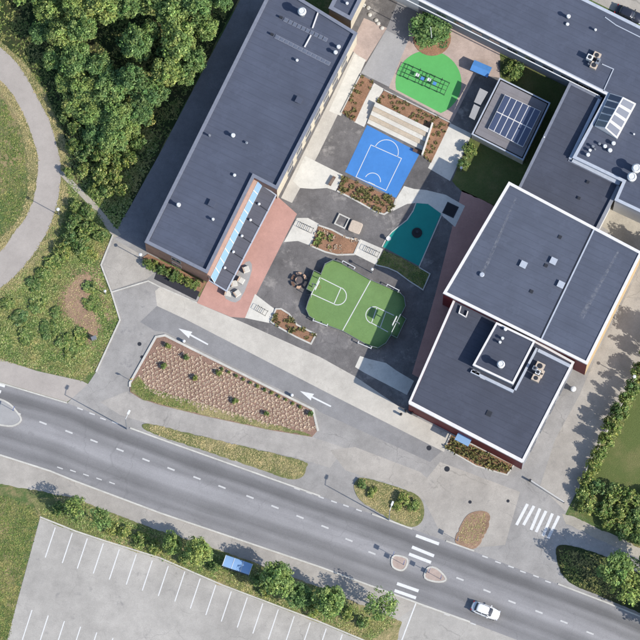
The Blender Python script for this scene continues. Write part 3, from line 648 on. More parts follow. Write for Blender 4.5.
# roof furniture of A
RZ = HA-.45
vent(A, 302, 11, RZ, .66, 2.4)
for x, y, r, h in ((297, 60, .28, .7), (209.5, 135, .24, .9), (233, 135, .42, 1.1), (246.5, 142.5, .25, .5), (234.5, 175, .3, .5), (178.5, 204.5, .42, 1.4), (213, 219, .28, .9)): vent(A, x, y, RZ, r, h, 'metal_white' if r > .26 else 'metal_galv')
vent(A, 335.5, 52, RZ, .4, 1.1); vent(A, 338.5, 46.5, RZ, .4, 1.1)
for x, y in ((299, 100), (212, 203.5)): vent(A, x, y, RZ, .5, .5, 'felt_roof', 'hatch')
for (x0, y0, x1, y1, n) in ((284, 19, 327, 40, 10), (275, 36, 330, 64, 12)):
    for k in range(n):
        t = (k+.5)/n; q = P(x0+(x1-x0)*t, y0+(y1-y0)*t, RZ+.12); mb = MB(); mb.box((q.x, q.y, RZ+.03), (.78, .62, .1), R(-26)); pl = mb.build('roof_light', 'coping_grey', A)
        mb = MB(); mb.box((q.x, q.y, RZ+.10), (.58, .44, .05), R(-26)); mb.build('pane', 'glass_sky', pl)
    q = P(x0-3, y0-2, RZ+.5); mb = MB(); mb.box((q.x, q.y, RZ+.2), (.5, .3, .6), R(-26)); mb.build('roof_box', 'metal_dark', A)
strip(A, [(318, 12.5), (312.5, 28)], .2, RZ-.02, RZ+.25, 'coping_white', 'roof_beam'); strip(A, [(311, 35), (304.5, 47)], .2, RZ-.02, RZ+.25, 'coping_white', 'roof_beam')
A2, wA2, _ = building('school_link_building', [(329, 8), (351, 20), (392, -62), (370, -74)], 6.9, 'small dark roof with cream wall at the top beside the long building', 'brick_cream', cw=.5, ph=.3)
vent(A2, 347, 3, 6.6, .3, .8)

HB = 7.8
B, wB, rB = building('north_school_wing', [(378, -20), (419, 0), (607, 94.5), (573, 157.5), (623, 181.5), (615, 200), (700, 240), (720, 66), (587, 0), (520, -33), (440, -33)], HB, 'wide dark flat roof with white eave along the top right', 'wall_white', cw=.4, ph=.12, coping='coping_light')
i = edge_near(wB, 510, 46, HB); repaint(B, i, 'wall_grey'); windows(B, wB, i, [(4.9, 1.7)], 1.8, 3.0)
strip(B, [(380, -20), (607, 94)], .32, HB-.3, HB+.06, 'coping_white', 'eaves_trim')
strip(B, [(375, -16), (600, 96)], .14, HB-1.0, HB-.85, 'metal_white', 'rain_gutter')
RB = HB-.12
for x, y, r, h in ((568.5, 16, .4, 1.3), (567.5, 24, .32, .4), (595.5, 29.5, .26, .8), (632, 176.5, .72, 2.3), (636.5, 168, .72, 2.3), (634, 134, .2, .5)): vent(B, x, y, RB, r, h)
for x, y, r, h in ((588, 154.5, .38, .9), (590, 150, .3, .8), (593, 146, .28, .8), (599.5, 143.5, .28, .7), (605, 146, .38, .9), (610, 150, .42, .9), (613.5, 143, .4, .9), (595, 149, .2, .6)): vent(B, x, y, RB, r, h, 'metal_galv' if r < .3 else 'metal_white')
def hvac(e, px, py, z, rz, boxes):
    for (dx, dy, sx, sy, h, mat) in boxes:
        q = P(px+dx, py+dy, z+h); mb = MB(); mb.box((q.x, q.y, z+h/2-.03), (sx, sy, h), rz); u = mb.build('air_unit', mat, e)
        mb = MB(); mb.lathe((q.x, q.y, z+h-.04), [(min(sx, sy)*.36, 0), (min(sx, sy)*.36, .08), (min(sx, sy)*.2, .1)], 12); mb.build('fan', 'metal_dark', u)
hvac(B, 593, 60, RB, R(-26), [(-3, -3, .9, .8, 1.3, 'metal_white'), (4, -5, 1.1, .9, .8, 'beige_unit'), (1, 5, 1.0, 1.0, .9, 'beige_unit'), (5, 1, .5, 1.0, 1.1, 'metal_galv'), (-3, 3, .5, .5, .8, 'metal_galv')])
for pts in ([(603, 92), (613.5, 69), (602, 64)], [(605, 17), (616, 25), (640, 37), (660, 46)]): strip(B, pts, .14, RB-.02, RB+.12, 'coping_light', 'roof_pipe')
# roof monitor with panes
zt = RB
r1, r2 = P(623, 97, zt+1.7), P(605, 128, zt+1.7); e1, e2 = P(636, 103.5, zt+.9), P(617, 138.5, zt+.9); w1, w2 = P(610, 93, zt+.35), P(594.5, 126, zt+.35)
lo = lambda p: Vector((p.x, p.y, zt-.05))
mb = MB(); mb.face([r1, r2, e2, e1]); mb.face([r1, w1, w2, r2]); mb.face([e1, e2, lo(e2), lo(e1)]); mb.face([w1, lo(w1), lo(w2), w2]); mb.face([r1, e1, lo(e1), lo(w1), w1]); mb.face([r2, w2, lo(w2), lo(e2), e2])
sk = mb.build('roof_monitor', 'coping_white', B)
quadgrid(B, sk, (r1, r2, e2, e1), 4, 1, 0, .2, 'glass_sky'); quadgrid(B, sk, (w1, w2, r2, r1), 5, 1, 0, .12, 'glass_dark')  # west panes darker than east ones: that slope's shade is in the colour
HC = 6.7
Cw, wC, rC = building('middle_school_wing', [(570, 82), (602, 98), (571, 160), (620, 184), (596, 232), (516, 193)], HC, 'lower dark roof wing between north wing and sports hall', 'wall_white', 'felt_dark', 'coping_grey', cw=.35, ph=.10)
i = edge_near(wC, 543, 137, HC); windows(Cw, wC, i, [(1.0, 1.6), (4.2, 1.6)], 1.8, 3.0)
for x, y in ((588, 182), (579, 198)): vent(Cw, x, y, HC-.1, .22, .25, 'metal_dark', 'hatch')
vent(Cw, 544, 137, HC-.1, .14, .4, 'metal_white', 'pipe')
strip(Cw, [(599.5, 99), (570, 159)], .45, HC-.12, HC+.3, 'coping_light', 'roof_upstand'); strip(Cw, [(572.5, 160), (620, 183.5)], .6, HC-.12, HC+.31, 'coping_light', 'roof_upstand'); strip(Cw, [(619, 186), (597, 229)], .5, HC-.12, HC+.25, 'wall_grey', 'roof_upstand')
HD = 9.2
G, wG, rG = building('sports_hall', [(509, 182), (642, 252.5), (587, 364), (443.5, 293)], HD, 'large square sports hall with white rimmed dark roof', 'panel_red', 'felt_gym', 'coping_white', cw=.36, ph=.14, fas=.5)
i = edge_near(wG, 615, 308, HD); repaint(G, i, 'wall_tan')
strip(G, [(594, 229.5), (541, 340)], .22, HD-.16, HD-.02, 'coping_light', 'roof_ridge'); strip(G, [(592.3, 229), (539.3, 339.5)], .12, HD-.16, HD-.10, 'metal_dark', 'ridge_shade')  # thin dark strip paints the shade along the left of the ridge
for x, y in ((523.5, 264.5), (553.5, 261), (561, 284.5)): vent(G, x, y, HD-.14, .5, .4, 'coping_light', 'hatch')
for x, y in ((560, 237), (546, 265.5), (531.5, 291.5)): vent(G, x, y, HD-.14, .26, .12, 'metal_dark', 'hatch')
vent(G, 482, 274.5, HD-.14, .45, .5, 'coping_light')
HE = 7.3
E, wE, rE = building('south_school_wing', [(455, 297), (409, 402), (523, 461.5), (574, 362)], HE, 'dark roofed wing with dark red front wall and white eave', 'panel_red', 'felt_dark', 'coping_white', cw=.28, ph=.12, fas=.85)
i = edge_near(wE, 548, 412, HE); repaint(E, i, 'wall_grey'); windows(E, wE, i, [(1.0, 1.6), (4.0, 1.6)], 1.7, 3.2)
i = edge_near(wE, 466, 432, HE)
strip(E, [(409, 403), (522.5, 462)], .26, HE-.5, HE+.02, 'coping_white', 'eaves_trim')
i = edge_near(wE, 432, 350, HE); windows(E, wE, i, [(1.0, 1.7), (4.2, 1.6)], 1.7, 3.2)
q0 = P(458, 433, 3.2); q1 = P(471.5, 440, 3.2); dd = (q1-q0).normalized(); n_ = Vector((dd.y, -dd.x, 0)); mb = MB(); c0 = (q0+q1)/2
mb.prism(ccw([(p.x, p.y) for p in (q0-n_*.6, q1-n_*.6, q1+n_*1.1, q0+n_*1.1)]), 3.0, 3.25, True); mb.build('door_canopy', 'glass_blue', E)
mb = MB(); rz = math.atan2(dd.y, dd.x); aE = Vector(wE[i]); mb.box((c0.x+n_.x*.1, c0.y+n_.y*.1, 1.1), (1.8, .3, 2.3), rz); mb.build('door', 'glass_dark', E)
HF = 9.1
Fp = [(496.5, 322.5), (535, 341), (513, 384), (473, 365)]
wF = ccw([(p.x, p.y) for p in PP(Fp, HF)]); mb = MB(); mb.prism(wF, HE-.2, HF-.15); pent = mb.build('penthouse', 'wall_grey', E)
mb = MB(); o1 = offset(wF, -.06); o2 = offset(wF, .24); qz = lambda l, z: [(x, y, z) for x, y in l]
mb.quadstrip(qz(o1, HF-.35), qz(o1, HF)); mb.quadstrip(qz(o1, HF), qz(o2, HF)); mb.quadstrip(qz(o2, HF), qz(o2, HF-.2)); mb.build('penthouse_coping', 'coping_white', pent)
mb = MB(); mb.face([(x, y, HF-.11) for x, y in offset(wF, .1)]); mb.build('penthouse_roof', 'felt_dark', pent)
strip(E, [(471, 371), (513.5, 391.5)], .45, HE-.14, HE+.35, 'coping_light', 'roof_upstand'); strip(E, [(515, 390), (537, 348)], .35, HE-.14, HE+.25, 'coping_light', 'roof_upstand'); strip(E, [(538, 350), (570, 366)], .5, HE-.14, HE+.3, 'coping_light', 'roof_upstand')
for x, y, r, h in ((505.5, 329, .34, .6), (500, 342, .28, .9), (502.5, 338, .3, .9), (501, 364, .6, 2.3)): vent(E, x, y, HF-.11, r, h)
hvac(E, 537, 372, HE-.12, R(-26), [(3, -6, 1.3, 1.1, .8, 'beige_unit'), (-1, 6, 1.2, .9, .9, 'beige_unit'), (-2, -4, .7, .6, 1.3, 'metal_galv'), (1, 0, .7, .7, 1.1, 'metal_white'), (5, 2, .4, 1.2, .7, 'beige_unit')])
for pts in ([(461, 306), (459, 313), (466, 317)], [(466, 317), (468, 311)]): strip(E, pts, .16, HE-.13, HE+.25, 'coping_white', 'roof_pipe')
vent(E, 489, 413.5, HE-.12, .4, .12, 'metal_dark', 'hatch')
hvac(E, 476, 372, HE-.12, R(-26), [(0, 0, 1.2, .5, .5, 'metal_galv'), (7, 5, .8, .5, .4, 'metal_white')])
# low garden pavilion
HG = 3.3
K, wK, rK = building('garden_pavilion', [(500, 78), (550, 103), (523, 160), (472, 134)], HG, 'low pale flat roofed pavilion with gridded skylight in the inner court', 'brick_cream', 'felt_shed', 'coping_light', cw=.15, ph=.06)
mb = MB(); gq = PP([(505, 94.5), (541, 111), (523, 147), (488, 128.5)], HG+.45); wg = ccw([(p.x, p.y) for p in gq]); mb.prism(wg, HG-.1, HG+.42); gs = mb.build('skylight', 'coping_white', K)
quadgrid(K, gs, [Vector((p.x, p.y, HG+.42)) for p in gq], 6, 2, 0, .07, 'glass_pane')
for pts in ([(480, 88), (488, 92), (480.5, 105), (474, 102)], [(474, 104), (480, 107), (474.5, 120), (469, 117)]):
    mb = MB(); w_ = ccw([(p.x, p.y) for p in PP(pts, 3.0)]); mb.prism(w_, 2.85, 3.0, True); sh = mb.build('awning', 'concrete_grey', K)
    x_ = sum(p[0] for p in w_)/4; y_ = sum(p[1] for p in w_)/4; mb = MB(); mb.tube((x_, y_, -.05), (x_, y_, 2.87), .07); mb.build('awning_post', 'metal_grey', K)

# ------------------------------------------------------------------ stepped seating by the blue court
st = empty('stepped_seating', P(400, 126), 0, 'pale timber and concrete steps above the blue court', 'steps')
tl_, tr_, br_, bl_ = (375.5, 102), (431, 129), (424, 151), (367, 123)
lp = lambda a, b, t: (a[0]+(b[0]-a[0])*t, a[1]+(b[1]-a[1])*t)
for k in range(5):
    t0, t1 = k/5, (k+1)/5; h = .95-.19*k
    q = [lp(tl_, bl_, t0), lp(tr_, br_, t0), lp(tr_, br_, t1), lp(tl_, bl_, t1)]
    mb = MB(); mb.prism(ccw([(p.x, p.y) for p in PP(q, h)]), 0, h); mb.build('step', 'step_timber' if k % 2 else 'concrete_white', st)
ribbon(PP([(432.5, 124), (422, 156)]), .25, 0, 1.05).build('side_wall', 'concrete_white', st)

# ------------------------------------------------------------------ vegetation
def arrays_mesh(name, V, n, mat, tint=None):
    """V: (k*n,3) array, k separate n-gons"""
    k = len(V)//n; me = bpy.data.meshes.new(name)
    me.vertices.add(len(V)); me.vertices.foreach_set('co', np.ascontiguousarray(V, dtype=np.float32).ravel())
    me.loops.add(len(V)); me.loops.foreach_set('vertex_index', np.arange(len(V), dtype=np.int32))
    me.polygons.add(k); me.polygons.foreach_set('loop_start', np.arange(0, len(V), n, dtype=np.int32))
    me.update(calc_edges=True)
    if tint is not None:
        at = me.attributes.new('tint', 'FLOAT_COLOR', 'POINT'); c = np.ones((len(V), 4), np.float32); c[:, :3] = np.repeat(tint, n, axis=0); at.data.foreach_set('color', c.ravel())
    me.materials.append(MATS[mat]); return me
def leaves(centers, normals, size, jitter=.5):
    k = len(centers); nn = normals + rng.normal(0, jitter, (k, 3)); nn /= np.linalg.norm(nn, axis=1)[:, None]
    r = rng.normal(0, 1, (k, 3)); a = np.cross(nn, r); a /= np.linalg.norm(a, axis=1)[:, None]; b = np.cross(nn, a)
    s = size*rng.uniform(.6, 1.35, (k, 1)); a = a*s; b = b*s*.62
    return np.stack([centers-a, centers-b*1.0+a*.1, centers+a, centers+b*1.0+a*.1], 1).reshape(-1, 3)
def crown_mesh(name, Rr, H, zc, rz, nb, per, leaf, mat='leaf_tree', low=-.5, seed=0):
    global rng
    rng = np.random.default_rng(seed)
    C_, N_, T_ = [], [], []
    for k in range(nb):
        while True:
            p = rng.normal(0, 1, 3); p /= np.linalg.norm(p)
            if p[2] > low: break
        rad = rng.uniform(.3, .95) if k > nb*.45 else rng.uniform(.8, 1.08)
        c = p*rad*np.array([Rr*.8, Rr*.8, rz*.8])*rng.uniform(.85, 1.12)
        br = Rr*rng.uniform(.13, .30)
        m = int(per*rng.uniform(.6, 1.3)*(br/(Rr*.2))**1.7)
        q = rng.normal(0, 1, (m, 3)); q /= np.linalg.norm(q, axis=1)[:, None]
        rr = br*rng.uniform(.35, 1.12, (m, 1))**.6
        pts = c+q*rr*np.array([1, 1, .75]); pts[:, 2] += zc
        C_.append(pts); N_.append(q*.9+np.array([0, 0, .7]))
        t = np.ones(3)*rng.uniform(.72, 1.28); t[0] *= rng.uniform(.9, 1.2); t[2] *= rng.uniform(.85, 1.1); T_.append(np.repeat(t[None], m, 0))
    C_ = np.concatenate(C_); N_ = np.concatenate(N_); T_ = np.concatenate(T_)
    keep = C_[:, 2] > .03; C_, N_, T_ = C_[keep], N_[keep], T_[keep]
    return arrays_mesh(name, leaves(C_, N_, leaf), 4, mat, T_)
def trunk_mesh(name, H, r, Rr, zc, seed):
    rd = random.Random(seed); mb = MB(); top = Vector((rd.uniform(-.3, .3), rd.uniform(-.3, .3), H*.8)); mid = Vector((rd.uniform(-.15, .15), rd.uniform(-.15, .15), H*.4))
    mb.tube((0, 0, -.1), mid, r, r*.7, 8, False); mb.tube(mid, top, r*.7, r*.18, 8, False)
    for k in range(7):
        a = k*2.4+rd.uniform(-.3, .3); z = H*rd.uniform(.3, .6); b = Vector((0, 0, z)).lerp(Vector((top.x, top.y, z)), .4); e = Vector((math.cos(a)*Rr*.7, math.sin(a)*Rr*.7, z+H*rd.uniform(.12, .28)))
        mb.tube(b, e, r*.4, r*.08, 6, False)
    me = mb.mesh(name); me.materials.append(MATS['bark']); return me
TREES = []
for s in range(6):
    TREES.append((crown_mesh('crown', 2.6, 8, 4.9, 2.7, 95+8*s, 40, .165, seed=11+s), trunk_mesh('trunk', 8, .17, 2.6, 4.9, s)))
SPARSE = (crown_mesh('crown', 2.6, 8, 4.9, 2.9, 60, 26, .16, seed=31), trunk_mesh('trunk', 8, .16, 2.6, 4.9, 9))
SHRUBS = []
for s in range(5):
    SHRUBS.append((crown_mesh('foliage', 1.3, 2, .85, .95, 48, 26, .12, 'leaf_shrub', -.2, 41+s), trunk_mesh('stem', 1.5, .05, 1.0, .8, 20+s)))
def plant(kind, px, py, rpx, h, label, cat, group, var=None, name=None):
    if kind == 'shrub':
        me = SHRUBS[var if var is not None else random.randrange(len(SHRUBS))]; R0, H0, zc = 1.25, 1.85, .8; nm = name or 'shrub'; pn = ('foliage', 'stem')
    else:
        me = SPARSE if kind == 'sparse' else TREES[var if var is not None else random.randrange(len(TREES))]; R0, H0, zc = 2.45, 8.0, 4.9; nm = name or 'tree'; pn = ('crown', 'trunk')
    sz = h/H0; sx = rpx*MPP/R0; q = P(px, py, zc*sz)
    e = empty(nm, (q.x, q.y, 0), random.uniform(0, 6.28), label, cat, group); 
    for m, n in zip(me, pn):
        o = link(n, m, e); o.scale = (sx*random.uniform(.86, 1.14), sx*random.uniform(.86, 1.14), sz)
    return e
ORD = ['first', 'second', 'third', 'fourth', 'fifth', 'sixth', 'seventh', 'eighth', 'ninth', 'tenth', 'eleventh', 'twelfth', 'thirteenth', 'fourteenth']
def ranked(items, nrows, what, where):
    """label every plant by its row from the top and its place from the left"""
    it = sorted(items, key=lambda p: p[1]); per = math.ceil(len(it)/nrows); out = []
    for r_ in range(nrows):
        for k, p in enumerate(sorted(it[r_*per:(r_+1)*per], key=lambda p: p[0])):
            lab = f'{what}, {ORD[k]} from left in {ORD[r_]} row down, {where}' if nrows > 1 else f'{what}, {ORD[k]} from left {where}'
            out.append((*p, lab))
    return out
FW = 'leafy green tree in the wood between curving path and long building'
for (x, y, r, h, lab) in ranked([(50, 10, 16, 5), (77, 6, 16, 8), (102, 6, 17, 9), (127, 4, 17, 8), (152, 2, 15, 8), (40, 32, 13, 4), (62, 34, 17, 6), (82, 28, 15, 8), (136, 44, 17, 8), (54, 58, 12, 3.6), (75, 60, 17, 6), (98, 66, 16, 6.5), (66, 82, 12, 3.6), (87, 88, 18, 5.5), (110, 90, 18, 7), (132, 80, 18, 8.5), (150, 92, 17, 7), (74, 106, 11, 3.6), (95, 112, 16, 4.6), (118, 114, 17, 6.5), (138, 112, 14, 6), (94, 134, 13, 3.8), (112, 138, 14, 5.5), (128, 128, 11, 5), (172, 14, 18, 9), (196, 8, 16, 9), (178, 42, 20, 9.5), (194, 62, 14, 8), (166, 72, 17, 8.5), (184, 74, 12, 7), (206, 28, 13, 8), (222, -2, 13, 8), (20, -14, 18, 9), (60, -22, 18, 9), (110, -22, 18, 9), (160, -24, 18, 9), (205, -20, 16, 9), (-12, 4, 14, 6), (-8, -25, 18, 9), (150, 30, 11, 7)], 4, 'green tree', 'the wood'):
    plant('tree', x, y, r, h, lab, 'tree', 'trees of the wood behind the long building')
SW = 'pale green bush growing at the lower edge of the wood by the trail'
for (x, y, r, h, lab) in ranked([(86, 152, 11, 3), (101, 156, 11, 3), (74, 146, 9, 2.5), (116, 156, 10, 3), (84, 170, 9, 2.4), (100, 174, 11, 3), (114, 176, 10, 3), (128, 158, 10, 3.5), (122, 190, 9, 3), (106, 190, 8, 2.4), (75, 128, 8, 2.5), (94, 190, 7, 2), (138, 142, 9, 3.5), (63, 118, 7, 2), (148, 118, 10, 4), (68, 172, 6, 1.6)], 3, 'pale bush', 'wood edge by trail'):
    plant('shrub', x, y, r, h, lab, 'bush', 'bushes at the edge of the wood')
DW = 'wild bush in the rough grass between cycle path and drive'
for (x, y, r, h, lab) in ranked([(x_, y_, r_*(1.45 if y_ > 252 else 1.15), h_*(.45 if y_ > 252 else .9)) for x_, y_, r_, h_ in [(76, 206, 7, 1.8), (86, 212, 8, 2.2), (74, 222, 8, 2.2), (84, 230, 8, 2), (70, 238, 8, 2), (92, 228, 6, 1.6), (80, 245, 8, 1.8), (62, 250, 7, 1.8), (100, 236, 6, 1.4), (88, 256, 6, 1.2), (54, 262, 7, 1.6), (44, 274, 7, 1.6), (34, 284, 6, 1.4), (90, 286, 6, 1.1), (92, 304, 6, 1.1), (36, 306, 7, 1.2), (20, 318, 7, 1.2), (66, 342, 7, 1.3), (80, 336, 6, 1.2), (48, 330, 7, 1.2), (26, 336, 6, 1.2), (72, 352, 6, 1.1), (8, 304, 6, 1.2), (56, 312, 5, 1)]], 3, 'wild bush', 'rough grass by drive'):
    plant('shrub', x, y, r, h, lab, 'bush', 'wild bushes left of the drive')
plant('tree', 431, 28, 19, 3.6, 'large round dark green shrub by the white eave and flagpole', 'shrub', None, 0, 'round_shrub')
plant('shrub', 424, 24, 10, 2.8, 'smaller shrub crowded against the left of the large round shrub', 'shrub', None, 2)
plant('shrub', 441, 34, 10, 2.6, 'smaller shrub crowded against the right of the large round shrub', 'shrub', None, 3)
plant('shrub', 515, 70, 10, 1.8, 'sunlit light green bush at the top corner of the pavilion', 'shrub', None, 1)
plant('shrub', 470, 150, 8, 1.7, 'light green bush beside the wide white ramp', 'shrub', None, 4)
plant('shrub', 463, 163, 7, 1.7, 'lower bush beside the wide white ramp, half in shade', 'shrub', None, 2)
for k in range(8): plant('shrub', 147+6.8*k, 263+3.1*k+random.uniform(-1, 1), random.uniform(5, 6.3), random.uniform(1.0, 1.5), f'rounded hedge shrub along the brick end wall, {ORD[k]} from the left', 'shrub', 'hedge along the brick end wall')
for k, (x, y, r, h) in enumerate([(632, 386, 9, 4.2), (626, 398, 9, 4.4), (619, 412, 10, 4.4), (612, 426, 10, 4.8), (606, 440, 9, 4.2), (599, 453, 9, 3.2), (593, 466, 9, 2.6), (587, 480, 9, 2.6), (640, 372, 10, 4.4), (648, 352, 10, 4.8), (654, 335, 9, 5)]):
    plant('shrub', x, y, r, h, f'tall green bush lining the side drive, {ORD[(k+3) % 11]} from row top', 'bush', 'bush row lining the side drive')
for (x, y, r, h, lab) in ranked([(583, 494, 10, 2.4), (598, 488, 10, 2.6), (613, 494, 11, 2.8), (628, 498, 11, 2.8), (589, 506, 10, 2.2), (605, 510, 11, 2.6), (621, 513, 11, 2.6), (636, 517, 11, 2.8), (625, 530, 10, 2.2), (639, 536, 10, 2.2), (646, 500, 11, 2.8), (652, 528, 11, 2.6), (610, 523, 8, 2)], 3, 'green bush', 'clump by thin path'):
    plant('shrub', x, y, r, h, lab, 'bush', 'bush clump at lower right')
plant('tree', 616, 570, 19, 10, 'dense tall tree on the shaded grass island at lower right', 'tree', None, 1)
plant('sparse', 630, 588, 20, 9.5, 'airy tall tree on the shaded grass island at lower right corner', 'tree', None)
plant('tree', 654, 562, 17, 9.5, 'tree cut by the right frame edge at lower right', 'tree', None, 2)
plant('tree', 668, 606, 22, 9, 'tree beyond the right edge shading the lower right grass island', 'tree', None, 4)
plant('tree', 692, 622, 22, 9, 'farther tree beyond the right edge at lower right', 'tree', None, 5)
plant('tree', 668, 256, 15, 8, 'tree just beyond the right edge by the service yard', 'tree', None, 1)
plant('tree', 676, 340, 15, 8, 'tree just beyond the right edge beside the side drive', 'tree', None, 3)
for (x, y, r, h, lab, k) in [(99, 519, 14, 6.5, 'leftmost tree on the verge above the car park bays', 'sparse'), (76, 506, 12, 6, 'small thin tree at the far left of the car park verge', 'sparse'), (198, 551, 14, 7, 'round green tree just left of the blue roofed shelter', 'tree'), (277, 578, 17, 7.5, 'broad green tree right of the blue roofed shelter', 'tree'), (300, 596, 12, 5, 'small tree touching the broad tree right of the shelter', 'tree'), (329, 601, 16, 7.5, 'bright green tree in the middle of the verge row right part', 'tree'), (381, 605, 18, 8, 'airy tree at the right end of the verge by the crossing', 'sparse'), (172, 543, 11, 5, 'low dark tree left of the round tree by the shelter', 'tree')]:
    plant(k, x, y, r, h, lab, 'tree', 'trees along the car park verge')
for (x, y, r, h, lab) in ranked([(112, 527, 8, 1.6), (124, 532, 8, 1.5), (140, 540, 8, 1.5), (154, 547, 8, 1.7), (186, 557, 8, 1.8), (214, 566, 7, 1.5), (258, 580, 8, 1.6), (266, 590, 7, 1.5), (312, 608, 9, 2), (347, 614, 8, 1.8), (362, 622, 8, 1.6), (60, 508, 8, 1.6)], 1, 'low bush on the tree verge above car park', ''):
    plant('shrub', x, y, r, h, lab.strip(), 'bush', 'low bushes on the tree verge')
for (x, y, r, h, lab) in ranked([(362, 484, 6, 1.0), (404, 499, 8, 1.5), (414, 506, 7, 1.3), (397, 506, 6, 1.1), (372, 492, 6, .9)], 1, 'low green shrub', 'on the oval grass island'):
    plant('shrub', x, y, r, h, lab, 'shrub', 'shrubs on the oval grass island')

def inside(poly, x, y):
    c = False
    for i in range(len(poly)):
        (x0, y0), (x1, y1) = poly[i-1], poly[i]
        if (y0 > y) != (y1 > y) and x < (x1-x0)*(y-y0)/(y1-y0)+x0: c = not c
    return c
def sample(poly, n, avoid=()):
    xs_, ys_ = [p[0] for p in poly], [p[1] for p in poly]; out = []
    while len(out) < n:
        x, y = random.uniform(min(xs_), max(xs_)), random.uniform(min(ys_), max(ys_))
        if inside(poly, x, y) and not any(inside(a, x, y) for a in avoid): out.append((x, y))
    return out
def parea(poly): return abs(area2(poly))/2*MPP*MPP
def tufts(name, polys, dens, size, mat, label, cat='grass', avoid=(), z=0.0, clump=0):
    pts = []
    for po in polys:
        n = int(parea(po)*dens)
        if clump:
            for cx, cy in sample(po, max(1, n//clump), avoid): pts += [(random.gauss(cx, 3.2), random.gauss(cy, 3.2)) for _ in range(clump)]
            pts = [p for p in pts if inside(po, *p) and not any(inside(a, *p) for a in avoid)] if len(polys) == 1 else [p for p in pts if any(inside(q_, *p) for q_ in polys) and not any(inside(a, *p) for a in avoid)]
        else: pts += sample(po, n, avoid)
    W_ = np.array([P(x, y)[:2] for x, y in pts]); k = len(W_); V = []
    for b in range(4):
        a = rng.uniform(0, 2*np.pi, k); s = size*rng.uniform(.5, 1.4, k); l = rng.uniform(.3, 1.0, k)
        d = np.stack([np.cos(a), np.sin(a)], 1); pr = np.stack([-d[:, 1], d[:, 0]], 1)
        base = W_ + rng.normal(0, size*.3, (k, 2)); wd = (s*.3)[:, None]
        p0 = np.c_[base-pr*wd, np.full(k, z)]; p1 = np.c_[base+pr*wd, np.full(k, z)]; p2 = np.c_[base+d*(s*l)[:, None], z+s*.42]
        V.append(np.stack([p0, p1, p2], 1))
    V = np.concatenate(V, 0).reshape(-1, 3)
    o = link(name, arrays_mesh(name, V, 3, mat)); return tag(o, label, cat, kind='stuff')
CPP = CP_R+CP_L[::-1]; TRP = [(x+2.5, y-2) for x, y in TR]+[(x-3, y+2) for x, y in TR][::-1]
SOIL = [(76, 268), (92, 262), (98, 285), (88, 298), (100, 318), (104, 345), (92, 352), (78, 330), (62, 318), (58, 296), (66, 280)]
SOIL_IN = [(82+(x-82)*.72, 306+(y-306)*.78) for x, y in SOIL]
ROUGH = [(58, 214), (70, 196), (98, 212), (112, 238), (100, 265), (110, 291), (119, 320), (95, 372), (80, 380), (37, 369), (-10, 357), (-10, 300), (26, 270), (46, 240)]
tufts('rough_grass', [ROUGH], 32, 0.24, 'leaf_weed', 'tall weedy grass left of the white drive kerb', avoid=(SOIL_IN,), clump=8)
tufts('rough_grass', [ROUGH], 18, 0.20, 'leaf_grass', 'shorter green grass left of the white drive kerb', avoid=(SOIL_IN,), clump=4)
tufts('soil_weeds', [SOIL], 12, 0.19, 'leaf_dry', 'sparse dry weeds on the bare soil patch', clump=5)
tufts('forest_undergrowth', [[(62, 140), (80, 130), (150, 125), (158, 150), (118, 230), (97, 205), (72, 176)]], 28, 0.29, 'leaf_weed', 'tall pale weeds along the lower edge of the wood', avoid=(TRP,), clump=9)
tufts('forest_undergrowth', [[(0, 0), (235, 0), (160, 150), (62, 140), (45, 90), (0, 38)]], 10, 0.31, 'leaf_grass', 'green undergrowth between trees of the wood', clump=6)
tufts('verge_grass', [[(0, 42), (25, 64), (45, 94), (60, 128), (70, 156), (68, 205), (55, 245), (28, 282), (0, 302), (0, 240), (22, 215), (28, 190), (28, 158), (18, 118), (0, 90)]], 36, 0.20, 'leaf_dry', 'dry yellow grass edging the curving path', avoid=(CPP, TRP), clump=6)
tufts('inner_grass', [[(0, 95), (16, 122), (27, 158), (27, 190), (20, 216), (0, 238)]], 28, 0.22, 'leaf_grass', 'green grass inside the bend of the path', clump=6)
tufts('ditch_grass', [[(68, 170), (80, 190), (72, 225), (58, 258), (30, 290), (0, 310), (0, 300), (28, 280), (52, 248), (66, 208)]], 32, 0.24, 'leaf_weed', 'dark green ditch plants beside the curving path', clump=8)
tufts('dry_grass', [[(144, 428), (152, 425), (250, 449), (303, 462), (304, 475), (288, 478), (215, 453), (160, 435)]], 52, 0.18, 'leaf_dry', 'dry grass and yellow weeds on the strip beside main road', z=.08, clump=5)
tufts('dry_grass', [[(356, 488), (364, 479), (400, 489), (418, 498), (422, 518), (410, 525), (378, 511), (360, 499)]], 48, 0.18, 'leaf_dry', 'dry grass on the oval island by the crossing', z=.08, clump=5)
tufts('dry_grass', [[(457, 540), (463, 524), (470, 515), (487, 514), (484, 533), (475, 546)]], 24, 0.15, 'leaf_dry', 'thin dry grass on the small brown island', z=.08)
tufts('verge_plants', [[(36, 508), (70, 499), (130, 522), (230, 556), (300, 582), (396, 622), (372, 640), (222, 583), (105, 539), (44, 516)]], 32, 0.23, 'leaf_weed', 'mixed weeds on the tree verge above the car park', z=.04, clump=6)
tufts('verge_plants', [[(105, 520), (160, 536), (160, 556), (108, 540)], [(245, 578), (300, 590), (320, 620), (240, 590)], [(340, 612), (372, 625), (360, 638), (330, 626)]], 36, 0.20, 'leaf_dry', 'yellow flowering weeds on the tree verge', z=.04, clump=6)
tufts('rough_grass', [[(-10, 490), (36, 508), (40, 518), (14, 612), (8, 650), (-10, 650)]], 40, 0.20, 'leaf_grass', 'rough green grass at the lower left corner', clump=6)
